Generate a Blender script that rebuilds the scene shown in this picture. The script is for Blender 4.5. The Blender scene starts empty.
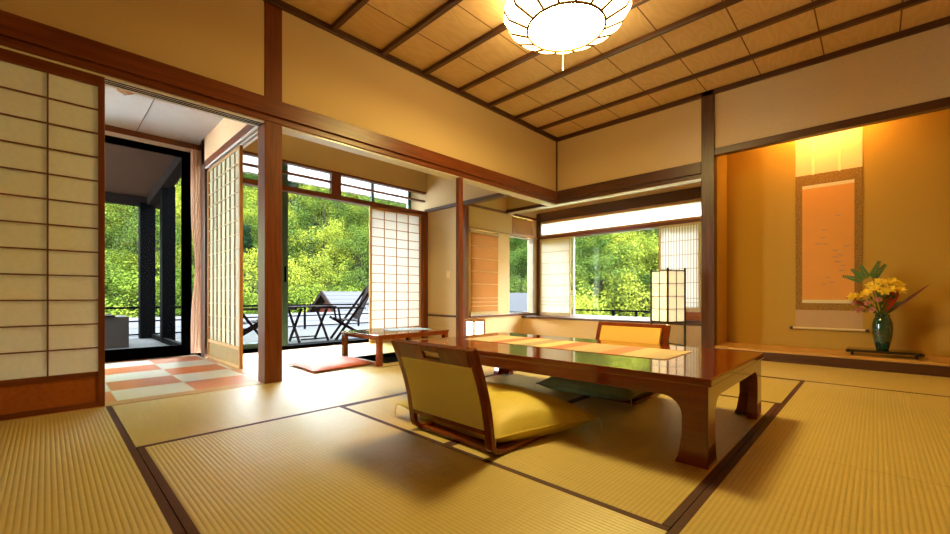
import bpy, math, random
from mathutils import Vector, Matrix, noise
R = math.radians
S = bpy.context.scene
COL = S.collection

# ------------------------------------------------------------------ camera, sky, sun, exposure
cam_d = bpy.data.cameras.new('camera'); cam = bpy.data.objects.new('camera', cam_d); COL.objects.link(cam)
cam_d.sensor_fit = 'HORIZONTAL'; cam_d.sensor_width = 36.0
cam_d.lens = 36.0 * 414.36 / 950.0
cam_d.shift_y = (296.0 - 267.0) / 950.0
cam_d.clip_start = 0.02; cam_d.clip_end = 500
cam.location = (0, 0, 0.67); cam.rotation_euler = (R(90), 0, R(44.04))
S.camera = cam

W = bpy.data.worlds.new('sky'); S.world = W; W.use_nodes = True
bg = W.node_tree.nodes['Background']; bg.inputs[0].default_value = (0.80, 0.93, 1.0, 1); bg.inputs[1].default_value = 42.0
sd = bpy.data.lights.new('sun', 'SUN'); sd.energy = 14.0; sd.angle = R(1.0); sd.color = (1, 0.95, 0.84)
sun = bpy.data.objects.new('sun', sd); COL.objects.link(sun)
sun.rotation_euler = Vector((0.45, -0.55, 0.9)).to_track_quat('Z', 'Y').to_euler()
S.view_settings.view_transform = 'Standard'; S.view_settings.look = 'None'
S.view_settings.gamma = 1.0; S.view_settings.use_curve_mapping = False
S.view_settings.exposure = 0.0
LAMP = 106.0
TOKO = 260.0
try:
    S.cycles.max_bounces = 10; S.cycles.diffuse_bounces = 5; S.cycles.transparent_max_bounces = 16
    S.cycles.sample_clamp_indirect = 6.0
    S.cycles.caustics_reflective = False; S.cycles.caustics_refractive = False
except Exception:
    pass

# ------------------------------------------------------------------ materials
def new_mat(name):
    m = bpy.data.materials.new(name); m.use_nodes = True
    return m, m.node_tree, m.node_tree.nodes['Principled BSDF']
def N(nt, t, **kw):
    n = nt.nodes.new(t)
    for k, v in kw.items(): setattr(n, k, v)
    return n
def coords(nt, scale=(1, 1, 1)):
    tc = N(nt, 'ShaderNodeTexCoord'); mp = N(nt, 'ShaderNodeMapping')
    mp.inputs['Scale'].default_value = scale
    nt.links.new(tc.outputs['Object'], mp.inputs['Vector'])
    return mp.outputs['Vector']
def ramp(nt, fac, stops):
    r = N(nt, 'ShaderNodeValToRGB'); e = r.color_ramp.elements
    while len(e) < len(stops): e.new(0.5)
    for i, (p, c) in enumerate(stops):
        e[i].position = p; e[i].color = (*c, 1)
    nt.links.new(fac, r.inputs['Fac'])
    return r.outputs['Color']
def mixc(nt, fac, a, b):
    m = N(nt, 'ShaderNodeMix', data_type='RGBA')
    for k, v in ((0, fac), (6, a), (7, b)):
        if hasattr(v, 'type') and hasattr(v, 'is_linked') and not isinstance(v, (int, float)): nt.links.new(v, m.inputs[k])
        elif isinstance(v, (int, float)): m.inputs[k].default_value = v
        else: m.inputs[k].default_value = (*v, 1)
    return m.outputs[2]
def math_n(nt, op, a, b=None, c=None):
    m = N(nt, 'ShaderNodeMath', operation=op)
    for i, v in enumerate((a, b, c)):
        if v is None: continue
        if isinstance(v, (int, float)): m.inputs[i].default_value = v
        else: nt.links.new(v, m.inputs[i])
    return m.outputs[0]
def bump(nt, b, h, strength, dist=0.01):
    bn = N(nt, 'ShaderNodeBump'); bn.inputs['Strength'].default_value = strength; bn.inputs['Distance'].default_value = dist
    nt.links.new(h, bn.inputs['Height']); nt.links.new(bn.outputs[0], b.inputs['Normal'])
def flat(name, c, rough=0.6, spec=0.4, var=0.12, scale=8, metal=0.0, bmp=0.0, coat=0.0):
    m, nt, b = new_mat(name)
    n = N(nt, 'ShaderNodeTexNoise'); n.inputs['Scale'].default_value = scale; n.inputs['Detail'].default_value = 4
    nt.links.new(coords(nt), n.inputs['Vector'])
    d = tuple(x * (1 - var) for x in c); u = tuple(min(1, x * (1 + var)) for x in c)
    nt.links.new(ramp(nt, n.outputs['Fac'], [(0.3, d), (0.7, u)]), b.inputs['Base Color'])
    b.inputs['Roughness'].default_value = rough; b.inputs['Specular IOR Level'].default_value = spec
    b.inputs['Metallic'].default_value = metal; b.inputs['Coat Weight'].default_value = coat
    b.inputs['Coat Roughness'].default_value = 0.06
    if bmp: bump(nt, b, n.outputs['Fac'], bmp)
    return m
def wood(name, c1, c2, axis='x', rough=0.35, coat=0.0, scale=3.0, spec=0.4):
    m, nt, b = new_mat(name)
    s = [14, 14, 14]; s['xyz'.index(axis)] = 0.8
    v = coords(nt, tuple(s))
    n = N(nt, 'ShaderNodeTexNoise'); n.inputs['Scale'].default_value = scale; n.inputs['Detail'].default_value = 6
    n.inputs['Distortion'].default_value = 0.6
    nt.links.new(v, n.inputs['Vector'])
    nt.links.new(ramp(nt, n.outputs['Fac'], [(0.3, c1), (0.7, c2)]), b.inputs['Base Color'])
    b.inputs['Roughness'].default_value = rough; b.inputs['Specular IOR Level'].default_value = spec
    b.inputs['Coat Weight'].default_value = coat; b.inputs['Coat Roughness'].default_value = 0.05
    bump(nt, b, n.outputs['Fac'], 0.08, 0.004)
    return m
BR1, BR2 = (0.11, 0.022, 0.006), (0.21, 0.050, 0.012)
WX = wood('beam_wood_x', BR1, BR2, 'x'); WY = wood('beam_wood_y', BR1, BR2, 'y'); WZ = wood('beam_wood_z', BR1, BR2, 'z')
DX = wood('dark_wood_x', (0.05, 0.016, 0.008), (0.10, 0.035, 0.014), 'x'); DY = wood('dark_wood_y', (0.05, 0.016, 0.008), (0.10, 0.035, 0.014), 'y'); DZ = wood('dark_wood_z', (0.05, 0.018, 0.010), (0.11, 0.04, 0.018), 'z')
LZ = wood('light_wood_z', (0.50, 0.27, 0.10), (0.62, 0.37, 0.15), 'z'); LX = wood('light_wood_x', (0.50, 0.27, 0.10), (0.62, 0.37, 0.15), 'x'); LY = wood('light_wood_y', (0.50, 0.27, 0.10), (0.62, 0.37, 0.15), 'y')
TOKOW = wood('alcove_board_wood', (0.46, 0.22, 0.05), (0.62, 0.32, 0.08), 'x', rough=0.3)
LACQ = wood('red_brown_lacquer', (0.14, 0.014, 0.003), (0.23, 0.028, 0.004), 'x', rough=0.12, coat=0.7, scale=1.5, spec=0.6)
LACD = wood('dark_lacquer_inside', (0.05, 0.010, 0.004), (0.09, 0.018, 0.006), 'z', rough=0.15, coat=0.5)
ZWOOD = wood('chair_bentwood', (0.13, 0.018, 0.004), (0.21, 0.034, 0.007), 'z', rough=0.22, coat=0.4)
SKIRT = wood('skirt_board', (0.28, 0.072, 0.012), (0.38, 0.105, 0.018), 'x', rough=0.4)
PLASTER = flat('sand_plaster', (0.64, 0.47, 0.27), rough=0.95, spec=0.1, var=0.05, scale=120, bmp=0.05)
PLASTER2 = flat('pale_plaster', (0.80, 0.56, 0.30), rough=0.95, spec=0.1, var=0.05, scale=120, bmp=0.05)
PLASTER3 = flat('alcove_plaster', (0.46, 0.265, 0.045), rough=0.95, spec=0.1, var=0.06, scale=150, bmp=0.08)
WHITEPL = flat('white_corridor_ceiling', (0.78, 0.74, 0.68), rough=0.35, spec=0.5, var=0.03)
RAIL_GLARE = flat('pale_rail_and_glare', (0.86, 0.85, 0.84), rough=0.2, spec=0.8, var=0.03)  # for pale rails, and for daylight glare under the lintels
BLACK = flat('black_frame_metal', (0.0008, 0.0008, 0.0009), rough=0.7, spec=0.01, var=0.1)
ALU = flat('green_grey_aluminium', (0.05, 0.10, 0.09), rough=0.3, metal=0.3, var=0.1)
GREYM = flat('grey_aluminium', (0.45, 0.44, 0.45), rough=0.35, metal=0.5, var=0.1)
CONC = flat('grey_deck_tile', (0.018, 0.0175, 0.017), rough=0.85, spec=0.1, var=0.12, scale=6)
OUTW = wood('weathered_dark_timber', (0.004, 0.0025, 0.002), (0.008, 0.005, 0.004), 'x', rough=0.8, spec=0.02)
EAVE = wood('eave_boards', (0.020, 0.010, 0.006), (0.050, 0.024, 0.014), 'y', rough=0.9, spec=0.02)
BRONZE = flat('dark_brown_furniture_wood', (0.006, 0.0028, 0.0024), rough=0.8, spec=0.03, var=0.2)
SLATE = flat('pale_grey_roofing', (0.012, 0.012, 0.014), rough=0.9, spec=.05, var=0.06, scale=3)
GABLE = flat('red_brown_gable_boards', (0.05, 0.012, 0.007), rough=0.9, spec=0.05)
def paper(name, c, t=0.5):
    m, nt, b = new_mat(name)
    d = N(nt, 'ShaderNodeBsdfDiffuse'); tr = N(nt, 'ShaderNodeBsdfTranslucent'); mx = N(nt, 'ShaderNodeMixShader')
    n = N(nt, 'ShaderNodeTexNoise'); n.inputs['Scale'].default_value = 40; n.inputs['Detail'].default_value = 5
    nt.links.new(coords(nt), n.inputs['Vector'])
    col = ramp(nt, n.outputs['Fac'], [(0.35, tuple(x * 0.95 for x in c)), (0.65, c)])
    nt.links.new(col, d.inputs[0]); nt.links.new(col, tr.inputs[0]); mx.inputs[0].default_value = t
    nt.links.new(d.outputs[0], mx.inputs[1]); nt.links.new(tr.outputs[0], mx.inputs[2])
    nt.links.new(mx.outputs[0], nt.nodes['Material Output'].inputs[0]); return m
PAPER = paper('shoji_paper', (0.86, 0.80, 0.66), 0.20)
PAPERD = paper('shoji_paper_cream', (0.84, 0.78, 0.62), 0.4)
PAPERW = paper('window_paper', (0.92, 0.92, 0.88), 0.6)
def glass(name, tint=(1, 1, 1)):
    m, nt, b = new_mat(name)
    t = N(nt, 'ShaderNodeBsdfTransparent'); t.inputs[0].default_value = (*tint, 1)
    g = N(nt, 'ShaderNodeBsdfGlossy'); g.inputs['Roughness'].default_value = 0.02
    f = N(nt, 'ShaderNodeFresnel'); f.inputs[0].default_value = 1.1
    mx = N(nt, 'ShaderNodeMixShader')
    nt.links.new(f.outputs[0], mx.inputs[0]); nt.links.new(t.outputs[0], mx.inputs[1]); nt.links.new(g.outputs[0], mx.inputs[2])
    nt.links.new(mx.outputs[0], nt.nodes['Material Output'].inputs[0]); return m
GLASS = glass('window_glass')
def emis(name, c, s):
    m, nt, b = new_mat(name)
    b.inputs['Base Color'].default_value = (0.9, 0.85, 0.75, 1); b.inputs['Roughness'].default_value = 0.6
    n = N(nt, 'ShaderNodeTexNoise'); n.inputs['Scale'].default_value = 30
    nt.links.new(coords(nt), n.inputs['Vector'])
    nt.links.new(ramp(nt, n.outputs['Fac'], [(0.3, tuple(x * .97 for x in c)), (0.7, c)]), b.inputs['Emission Color'])
    b.inputs['Emission Strength'].default_value = s; return m
def tatami(name, axis):
    # ribs run along `axis`; pitch 21 mm
    m, nt, b = new_mat(name)
    tc = N(nt, 'ShaderNodeTexCoord'); sp = N(nt, 'ShaderNodeSeparateXYZ'); nt.links.new(tc.outputs['Object'], sp.inputs[0])
    across = sp.outputs['Y' if axis == 'x' else 'X']; along = sp.outputs['X' if axis == 'x' else 'Y']
    s = math_n(nt, 'SINE', math_n(nt, 'MULTIPLY', across, 2 * math.pi / 0.0158))
    h = math_n(nt, 'POWER', math_n(nt, 'ABSOLUTE', math_n(nt, 'MULTIPLY_ADD', s, 0.5, 0.5)), 0.45)
    st = [6, 6, 6]; st[1 if axis == 'y' else 0] = 250
    n = N(nt, 'ShaderNodeTexNoise'); n.inputs['Scale'].default_value = 1.0; n.inputs['Detail'].default_value = 3
    nt.links.new(coords(nt, tuple(st)), n.inputs['Vector'])
    n2 = N(nt, 'ShaderNodeTexNoise'); n2.inputs['Scale'].default_value = 1.6; nt.links.new(coords(nt), n2.inputs['Vector'])
    c = ramp(nt, n.outputs['Fac'], [(0.25, (0.58, 0.435, 0.14)), (0.75, (0.74, 0.57, 0.20))])
    c = mixc(nt, math_n(nt, 'MULTIPLY', n2.outputs['Fac'], 0.35), c, (0.63, 0.50, 0.20))
    dark = math_n(nt, 'MULTIPLY', math_n(nt, 'SUBTRACT', 1.0, h), 0.35)
    c = mixc(nt, dark, c, (0.24, 0.14, 0.02))
    nt.links.new(c, b.inputs['Base Color'])
    b.inputs['Roughness'].default_value = 0.36; b.inputs['Specular IOR Level'].default_value = 0.8; b.inputs['Coat Weight'].default_value = 0.6; b.inputs['Coat Roughness'].default_value = 0.42
    bump(nt, b, h, 0.45, 0.003); return m
TATX = tatami('rush_ribs_x', 'x'); TATY = tatami('rush_ribs_y', 'y')
BORDER = flat('mat_border_cloth', (0.075, 0.018, 0.016), rough=0.6, var=0.15, scale=60)
def ceiling_mat():
    m, nt, b = new_mat('cedar_ceiling_boards')
    tc = N(nt, 'ShaderNodeTexCoord'); sp = N(nt, 'ShaderNodeSeparateXYZ'); nt.links.new(tc.outputs['Object'], sp.inputs[0])
    bx = math_n(nt, 'DIVIDE', math_n(nt, 'ADD', sp.outputs['X'], 3.384), 0.505); by = math_n(nt, 'DIVIDE', math_n(nt, 'ADD', sp.outputs['Y'], 0.29), 0.497)
    fx = math_n(nt, 'FLOOR', bx); fy = math_n(nt, 'FLOOR', by)
    cb = N(nt, 'ShaderNodeCombineXYZ'); nt.links.new(fx, cb.inputs[0]); nt.links.new(fy, cb.inputs[1])
    wn = N(nt, 'ShaderNodeTexWhiteNoise'); nt.links.new(cb.outputs[0], wn.inputs['Vector'])
    # grain: arches running along the boards (y)
    off = N(nt, 'ShaderNodeVectorMath', operation='ADD'); nt.links.new(tc.outputs['Object'], off.inputs[0])
    sc = N(nt, 'ShaderNodeVectorMath', operation='SCALE'); sc.inputs['Scale'].default_value = 3.0; nt.links.new(cb.outputs[0], sc.inputs[0])
    nt.links.new(sc.outputs[0], off.inputs[1])
    mp = N(nt, 'ShaderNodeMapping'); mp.inputs['Scale'].default_value = (5.0, 1.3, 1); nt.links.new(off.outputs[0], mp.inputs['Vector'])
    n = N(nt, 'ShaderNodeTexNoise'); n.inputs['Scale'].default_value = 1.2; n.inputs['Detail'].default_value = 1; nt.links.new(mp.outputs[0], n.inputs['Vector'])
    g = math_n(nt, 'SINE', math_n(nt, 'MULTIPLY', n.outputs['Fac'], 60))
    g = math_n(nt, 'MULTIPLY_ADD', g, 0.5, 0.5)
    c = ramp(nt, g, [(0.0, (0.64, 0.42, 0.21)), (1.0, (0.70, 0.48, 0.25))])
    c = mixc(nt, math_n(nt, 'MULTIPLY', wn.outputs['Value'], 0.3), c, (0.56, 0.33, 0.15))
    fr = math_n(nt, 'FRACT', bx); e = math_n(nt, 'LESS_THAN', math_n(nt, 'ABSOLUTE', math_n(nt, 'SUBTRACT', fr, 0.5)), 0.49)
    c = mixc(nt, e, (0.12, 0.04, 0.012), c)
    nt.links.new(c, b.inputs['Base Color']); b.inputs['Roughness'].default_value = 0.5
    return m
CEILM = ceiling_mat()
def checker_mat():
    m, nt, b = new_mat('checkered_floor_tiles')
    tc = N(nt, 'ShaderNodeTexCoord'); sp = N(nt, 'ShaderNodeSeparateXYZ'); nt.links.new(tc.outputs['Object'], sp.inputs[0])
    ax = math_n(nt, 'DIVIDE', math_n(nt, 'ADD', sp.outputs['X'], 3.47), 0.405); ay = math_n(nt, 'DIVIDE', math_n(nt, 'SUBTRACT', sp.outputs['Y'], 1.165), 0.425)
    s = math_n(nt, 'ADD', math_n(nt, 'FLOOR', ax), math_n(nt, 'FLOOR', ay))
    par = math_n(nt, 'LESS_THAN', math_n(nt, 'ABSOLUTE', math_n(nt, 'FRACT', math_n(nt, 'MULTIPLY', s, 0.5))), 0.25)
    g = math_n(nt, 'MULTIPLY_ADD', math_n(nt, 'SINE', math_n(nt, 'MULTIPLY', sp.outputs['X'], 2 * math.pi / 0.028)), 0.5, 0.5)
    a = mixc(nt, g, (0.50, 0.11, 0.012), (0.68, 0.19, 0.025)); p = mixc(nt, g, (0.58, 0.56, 0.46), (0.76, 0.74, 0.62))
    c = mixc(nt, par, p, a)
    e1 = math_n(nt, 'GREATER_THAN', math_n(nt, 'ABSOLUTE', math_n(nt, 'SUBTRACT', math_n(nt, 'FRACT', ax), 0.5)), 0.493)
    e2 = math_n(nt, 'GREATER_THAN', math_n(nt, 'ABSOLUTE', math_n(nt, 'SUBTRACT', math_n(nt, 'FRACT', ay), 0.5)), 0.493)
    c = mixc(nt, math_n(nt, 'MAXIMUM', e1, e2), c, (0.6, 0.55, 0.42))
    nt.links.new(c, b.inputs['Base Color']); b.inputs['Roughness'].default_value = 0.35; b.inputs['Specular IOR Level'].default_value = 0.6; b.inputs['Coat Weight'].default_value = 0.25; b.inputs['Coat Roughness'].default_value = 0.3
    return m
CHECK = checker_mat()
def stripes_mat(name, axis, pitch, c1, c2, duty=0.35, trans=0.0, rough=0.8):
    m, nt, b = new_mat(name)
    tc = N(nt, 'ShaderNodeTexCoord'); sp = N(nt, 'ShaderNodeSeparateXYZ'); nt.links.new(tc.outputs['Object'], sp.inputs[0])
    f = math_n(nt, 'LESS_THAN', math_n(nt, 'FRACT', math_n(nt, 'DIVIDE', sp.outputs[axis], pitch)), duty)
    c = mixc(nt, f, c2, c1); nt.links.new(c, b.inputs['Base Color']); b.inputs['Roughness'].default_value = rough; b.inputs['Specular IOR Level'].default_value = .05
    if trans:
        tr = N(nt, 'ShaderNodeBsdfTranslucent'); nt.links.new(c, tr.inputs[0]); mx = N(nt, 'ShaderNodeMixShader'); mx.inputs[0].default_value = trans
        nt.links.new(b.outputs[0], mx.inputs[1]); nt.links.new(tr.outputs[0], mx.inputs[2]); nt.links.new(mx.outputs[0], nt.nodes['Material Output'].inputs[0])
    return m
BLINDR = stripes_mat('dark_bamboo_slats', 'Z', 0.008, (0.30, 0.11, 0.03), (0.46, 0.20, 0.06), 0.4, 0.22)
BLINDP = stripes_mat('pale_bamboo_slats', 'Z', 0.009, (0.50, 0.43, 0.32), (0.78, 0.72, 0.60), 0.35, 0.14)
BLINDV = stripes_mat('pale_vertical_slats', 'X', 0.036, (0.28, 0.20, 0.14), (0.84, 0.80, 0.74), 0.22, 0.15)
SLATT = stripes_mat('transom_slats', 'Y', 0.03, (0.40, 0.20, 0.06), (0.60, 0.36, 0.14), 0.2, 0.2)
ROOFS = stripes_mat('standing_seam_roofing', 'Z', 0.13, (0.009, 0.009, 0.010), (0.022, 0.0215, 0.024), 0.12, 0, 0.8)
RUNNER_STOPS = [(0.55, 0.48, 0.40), (0.72, 0.55, 0.36), (0.70, 0.16, 0.13), (0.78, 0.52, 0.34), (0.40, 0.30, 0.24), (0.80, 0.60, 0.36), (0.72, 0.17, 0.12), (0.70, 0.42, 0.30), (0.50, 0.38, 0.28), (0.72, 0.24, 0.18), (0.72, 0.56, 0.42), (0.60, 0.46, 0.36)]
def runner_mat():
    m, nt, b = new_mat('striped_runner_cloth')
    tc = N(nt, 'ShaderNodeTexCoord'); sp = N(nt, 'ShaderNodeSeparateXYZ'); nt.links.new(tc.outputs['Object'], sp.inputs[0])
    f = math_n(nt, 'DIVIDE', math_n(nt, 'ADD', sp.outputs['X'], .69), 1.38)
    r = N(nt, 'ShaderNodeValToRGB'); r.color_ramp.interpolation = 'CONSTANT'; e = r.color_ramp.elements
    k = len(RUNNER_STOPS)
    while len(e) < k: e.new(0.5)
    for i, c in enumerate(RUNNER_STOPS): e[i].position = i / k; e[i].color = (*c, 1)
    nt.links.new(f, r.inputs[0])
    w = math_n(nt, 'MULTIPLY_ADD', math_n(nt, 'SINE', math_n(nt, 'MULTIPLY', sp.outputs['X'], 500)), 0.1, 0.12)
    nt.links.new(mixc(nt, w, r.outputs[0], (0.8, 0.7, 0.55)), b.inputs['Base Color']); b.inputs['Roughness'].default_value = 0.8
    return m
RUNNER = runner_mat()
CUSHY = flat('yellow_green_cushion_fabric', (0.76, 0.62, 0.12), rough=0.5, var=0.03, scale=60, bmp=0.03)
CUSHG = flat('dark_green_cushion_fabric', (0.24, 0.26, 0.11), rough=0.7, var=0.1, scale=30, bmp=0.1)
CUSHP = flat('salmon_cushion_fabric', (0.62, 0.16, 0.085), rough=0.6, var=0.06, scale=30, bmp=0.08)
FABB = flat('olive_back_fabric', (0.76, 0.70, 0.38), rough=0.8, var=0.05, scale=200, bmp=0.1)
FABO = flat('orange_front_fabric', (0.92, 0.50, 0.08), rough=0.8, var=0.06, scale=200, bmp=0.1)
CURT = paper('peach_curtain_fabric', (0.85, 0.55, 0.36), .45)
CORD = flat('pale_cord', (0.75, 0.65, 0.45), rough=0.7)
BLKLAC = flat('black_lacquer', (0.012, 0.010, 0.010), rough=0.15, coat=0.5)
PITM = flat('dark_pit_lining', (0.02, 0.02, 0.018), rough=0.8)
PAPERP = flat('blue_white_leaflet', (0.45, 0.58, 0.75), rough=0.4, var=0.5, scale=26)
BUNDLE = {}

# ------------------------------------------------------------------ mesh builder
class MB:
    def __init__(s): s.v = []; s.f = []
    def add(s, vs, fs):
        o = len(s.v); s.v += [tuple(v) for v in vs]; s.f += [tuple(i + o for i in f) for f in fs]; return s
    def box(s, x0, x1, y0, y1, z0, z1):
        vs = [(x, y, z) for z in (z0, z1) for y in (y0, y1) for x in (x0, x1)]
        return s.add(vs, [(0, 2, 3, 1), (4, 5, 7, 6), (0, 1, 5, 4), (2, 6, 7, 3), (0, 4, 6, 2), (1, 3, 7, 5)])
    def bar(s, a, b, w, h, up=(0, 0, 1)):
        a = Vector(a); b = Vector(b); d = (b - a).normalized(); u = Vector(up)
        if abs(d.dot(u)) > .98: u = Vector((0, 1, 0))
        r = d.cross(u).normalized(); u = r.cross(d)
        vs = [p + r * sx * w / 2 + u * sz * h / 2 for p in (a, b) for sz in (-1, 1) for sx in (-1, 1)]
        return s.add(vs, [(0, 1, 3, 2), (4, 6, 7, 5), (0, 4, 5, 1), (2, 3, 7, 6), (0, 2, 6, 4), (1, 5, 7, 3)])
    def tube(s, pts, r, n=8, cap=True):
        pts = [Vector(p) for p in pts]; rs = r if isinstance(r, (list, tuple)) else [r] * len(pts)
        vs = []; prev = None
        for i, p in enumerate(pts):
            d = (pts[min(i + 1, len(pts) - 1)] - pts[max(i - 1, 0)])
            d = d.normalized() if d.length > 1e-9 else Vector((0, 0, 1))
            if prev is None:
                a = Vector((1, 0, 0)) if abs(d.x) < .9 else Vector((0, 1, 0))
            else: a = prev
            a = (a - d * a.dot(d)).normalized(); prev = a; b = d.cross(a)
            for k in range(n):
                t = 2 * math.pi * k / n; vs.append(p + (a * math.cos(t) + b * math.sin(t)) * rs[i])
        fs = []
        for i in range(len(pts) - 1):
            for k in range(n):
                k2 = (k + 1) % n; fs.append((i * n + k, i * n + k2, (i + 1) * n + k2, (i + 1) * n + k))
        if cap: fs.append(tuple(reversed(range(n)))); fs.append(tuple(range((len(pts) - 1) * n, len(pts) * n)))
        return s.add(vs, fs)
    def lathe(s, prof, c=(0, 0, 0), n=32):
        vs = [(c[0] + r * math.cos(2 * math.pi * k / n), c[1] + r * math.sin(2 * math.pi * k / n), c[2] + z) for r, z in prof for k in range(n)]
        fs = [(i * n + k, i * n + (k + 1) % n, (i + 1) * n + (k + 1) % n, (i + 1) * n + k) for i in range(len(prof) - 1) for k in range(n)]
        return s.add(vs, fs)
    def prism(s, poly, axis, a0, a1):
        # poly: 2D points in the plane perpendicular to axis
        n = len(poly)
        def P(p, a):
            return {'x': (a, p[0], p[1]), 'y': (p[0], a, p[1]), 'z': (p[0], p[1], a)}[axis]
        vs = [P(p, a0) for p in poly] + [P(p, a1) for p in poly]
        return s.add(vs, [tuple(range(n)), tuple(reversed(range(n, 2 * n)))] + [(i, i + n, (i + 1) % n + n, (i + 1) % n) for i in range(n)])
    def sheet(s, grid):
        n, m = len(grid), len(grid[0])
        return s.add([p for r in grid for p in r], [(i * m + j, i * m + j + 1, (i + 1) * m + j + 1, (i + 1) * m + j) for i in range(n - 1) for j in range(m - 1)])
    def mesh(s, name, mat, smooth=False, bev=0.0):
        me = bpy.data.meshes.new(name); me.from_pydata(s.v, [], s.f); me.materials.append(mat); me.update()
        import bmesh
        b = bmesh.new(); b.from_mesh(me); bmesh.ops.recalc_face_normals(b, faces=b.faces); b.to_mesh(me); b.free()
        if smooth:
            for p in me.polygons: p.use_smooth = True
        return me
    def build(s, name, mat, parent=None, smooth=False, bev=0.0, solid=0.0, sub=0):
        me = s.mesh(name, mat, smooth); o = bpy.data.objects.new(name, me); COL.objects.link(o)
        if parent is not None:
            o.parent = parent; o.matrix_parent_inverse = Matrix.Identity(4)
            loc = parent_world(parent)
            me.transform(loc.inverted())
        if solid:
            q = o.modifiers.new('thick', 'SOLIDIFY'); q.thickness = solid; q.offset = 0
        if bev:
            q = o.modifiers.new('edge', 'BEVEL'); q.width = bev; q.segments = 2; q.limit_method = 'ANGLE'; q.angle_limit = R(40)
        if sub:
            q = o.modifiers.new('smooth', 'SUBSURF'); q.levels = sub; q.render_levels = sub
        return o
def parent_world(o):
    m = Matrix.LocRotScale(o.location, o.rotation_euler, o.scale)
    while o.parent is not None:
        o = o.parent; m = Matrix.LocRotScale(o.location, o.rotation_euler, o.scale) @ m
    return m
def tag(o, label=None, cat=None, group=None, kind=None):
    if label: o['label'] = label
    if cat: o['category'] = cat
    if group: o['group'] = group
    if kind: o['kind'] = kind
    return o
def thing(name, loc, label, cat, group=None, rz=0):
    o = bpy.data.objects.new(name, None); COL.objects.link(o); o.location = loc; o.rotation_euler = (0, 0, rz); o.empty_display_size = .1
    return tag(o, label, cat, group)
def struct(name, mb, mat, label=None, bev=0.0):
    o = mb.build(name, mat, bev=bev); tag(o, label, None, None, 'structure'); return o
def sempty(name, loc, label=None):
    o = bpy.data.objects.new(name, None); COL.objects.link(o); o.location = loc; o.empty_display_size = .1
    return tag(o, label, None, None, 'structure')
def quad(axis, p, u0, u1, q0, q1):
    v = [(u0, q0), (u1, q0), (u1, q1), (u0, q1)]
    return MB().add([(p, a, b) if axis == 'x' else (a, p, b) for a, b in v], [(0, 1, 2, 3)])
def box(x0, x1, y0, y1, z0, z1): return MB().box(x0, x1, y0, y1, z0, z1)
def copy_tree(o, parent=None):
    c = o.copy(); COL.objects.link(c)
    if parent is not None: c.parent = parent
    for ch in list(o.children): copy_tree(ch, c)
    return c
TR = [0]
def trim(mb, mat, label, bev=0.003):
    TR[0] += 1; return struct('trim_%d' % TR[0], mb, mat, label, bev)

AX, BY, CZ = -3.35, 5.18, 2.97     # wall A plane, wall B plane, ceiling
XR, YF = 1.75, -1.9                # right wall, wall behind the camera

# ------------------------------------------------------------------ large structure
fl = MB().box(-3.55, XR, YF, BY + .05, -.30, -.056)
struct('floor', fl, flat('floor_underlay', (0.35, 0.28, 0.12)), 'sub floor under the tatami mats')
struct('floor.001', box(-5.66, -3.47, YF, 1.19, -.30, 0.0), CHECK, 'corridor floor of checkered orange and pale tiles')
fb = MB().box(-5.66, -3.36, 4.32, 6.2, -.30, 0.0).box(-3.36, -1.2, BY + .05, 6.2, -.30, 0.0)
struct('floor.002', fb, TATX, 'floor of the window corner behind the tables')
# main walls above the lintels
struct('wall_left', MB().box(-3.47, AX, YF, 5.28, 2.15, CZ), PLASTER, 'sand plaster wall above the left lintel')
struct('wall_far', MB().box(-3.47, -1.42, BY, BY + .12, 2.15, CZ), PLASTER, 'sand plaster wall above the far lintel')
struct('wall_alcove_top', MB().box(-1.29, XR, BY, BY + .10, 2.31, CZ), PLASTER, 'sand plaster wall above the alcove opening')
struct('wall_right', box(XR, XR + .12, YF, 6.0, -.06, CZ), PLASTER)
struct('wall_back', box(-5.66, XR + .12, YF - .12, YF, -.06, CZ), PLASTER)
struct('ceiling', box(-3.47, XR, YF, BY, CZ, CZ + .05), CEILM, 'cedar board ceiling with dark battens')
struct('ceiling.001', box(-9.75, 2.1, -3.2, 1.5, CZ + .25, CZ + .35), OUTW, 'roof over the building')
struct('ceiling.002', box(-5.75, 2.1, 1.5, 6.4, CZ + .25, CZ + .35), OUTW, 'roof over the building')
struct('wall_left_outer', MB().box(-5.75, -5.66, 1.30, 4.4, 2.55, CZ + .25).box(-5.75, -5.66, YF, 1.30, 2.42, CZ + .25), EAVE)
struct('wall_far_outer', MB().box(-4.42, -4.30, 4.32, 6.16, 2.02, CZ + .25).box(-4.42, 2.1, 6.04, 6.16, 2.10, CZ + .25).box(-5.75, -4.42, 4.32, 4.44, 0, CZ + .25), PLASTER2)
# tokonoma
struct('wall_alcove_back', box(-1.29, XR, 5.70, 5.80, -.06, 2.95), PLASTER3, 'amber plaster back wall of the alcove')
struct('wall_alcove_left', box(-1.40, -1.29, BY + .10, 6.10, -.06, 2.95), PLASTER3, 'amber plaster side wall of the alcove')
struct('ceiling.003', box(-1.29, XR, BY + .10, 5.70, 2.62, 2.66), DX, 'alcove ceiling')
trim(box(-1.29, XR, BY - .02, BY + .07, 2.235, 2.31), DX, 'dark beam across the top of the alcove opening')
trim(box(-1.29, XR, BY - .02, BY + .10, -.05, .09), DX, 'dark front sill of the raised alcove floor')
struct('floor.003', box(-1.29, XR, BY - .01, 5.70, .09, .115), TOKOW, 'polished wooden floor of the alcove')
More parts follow.
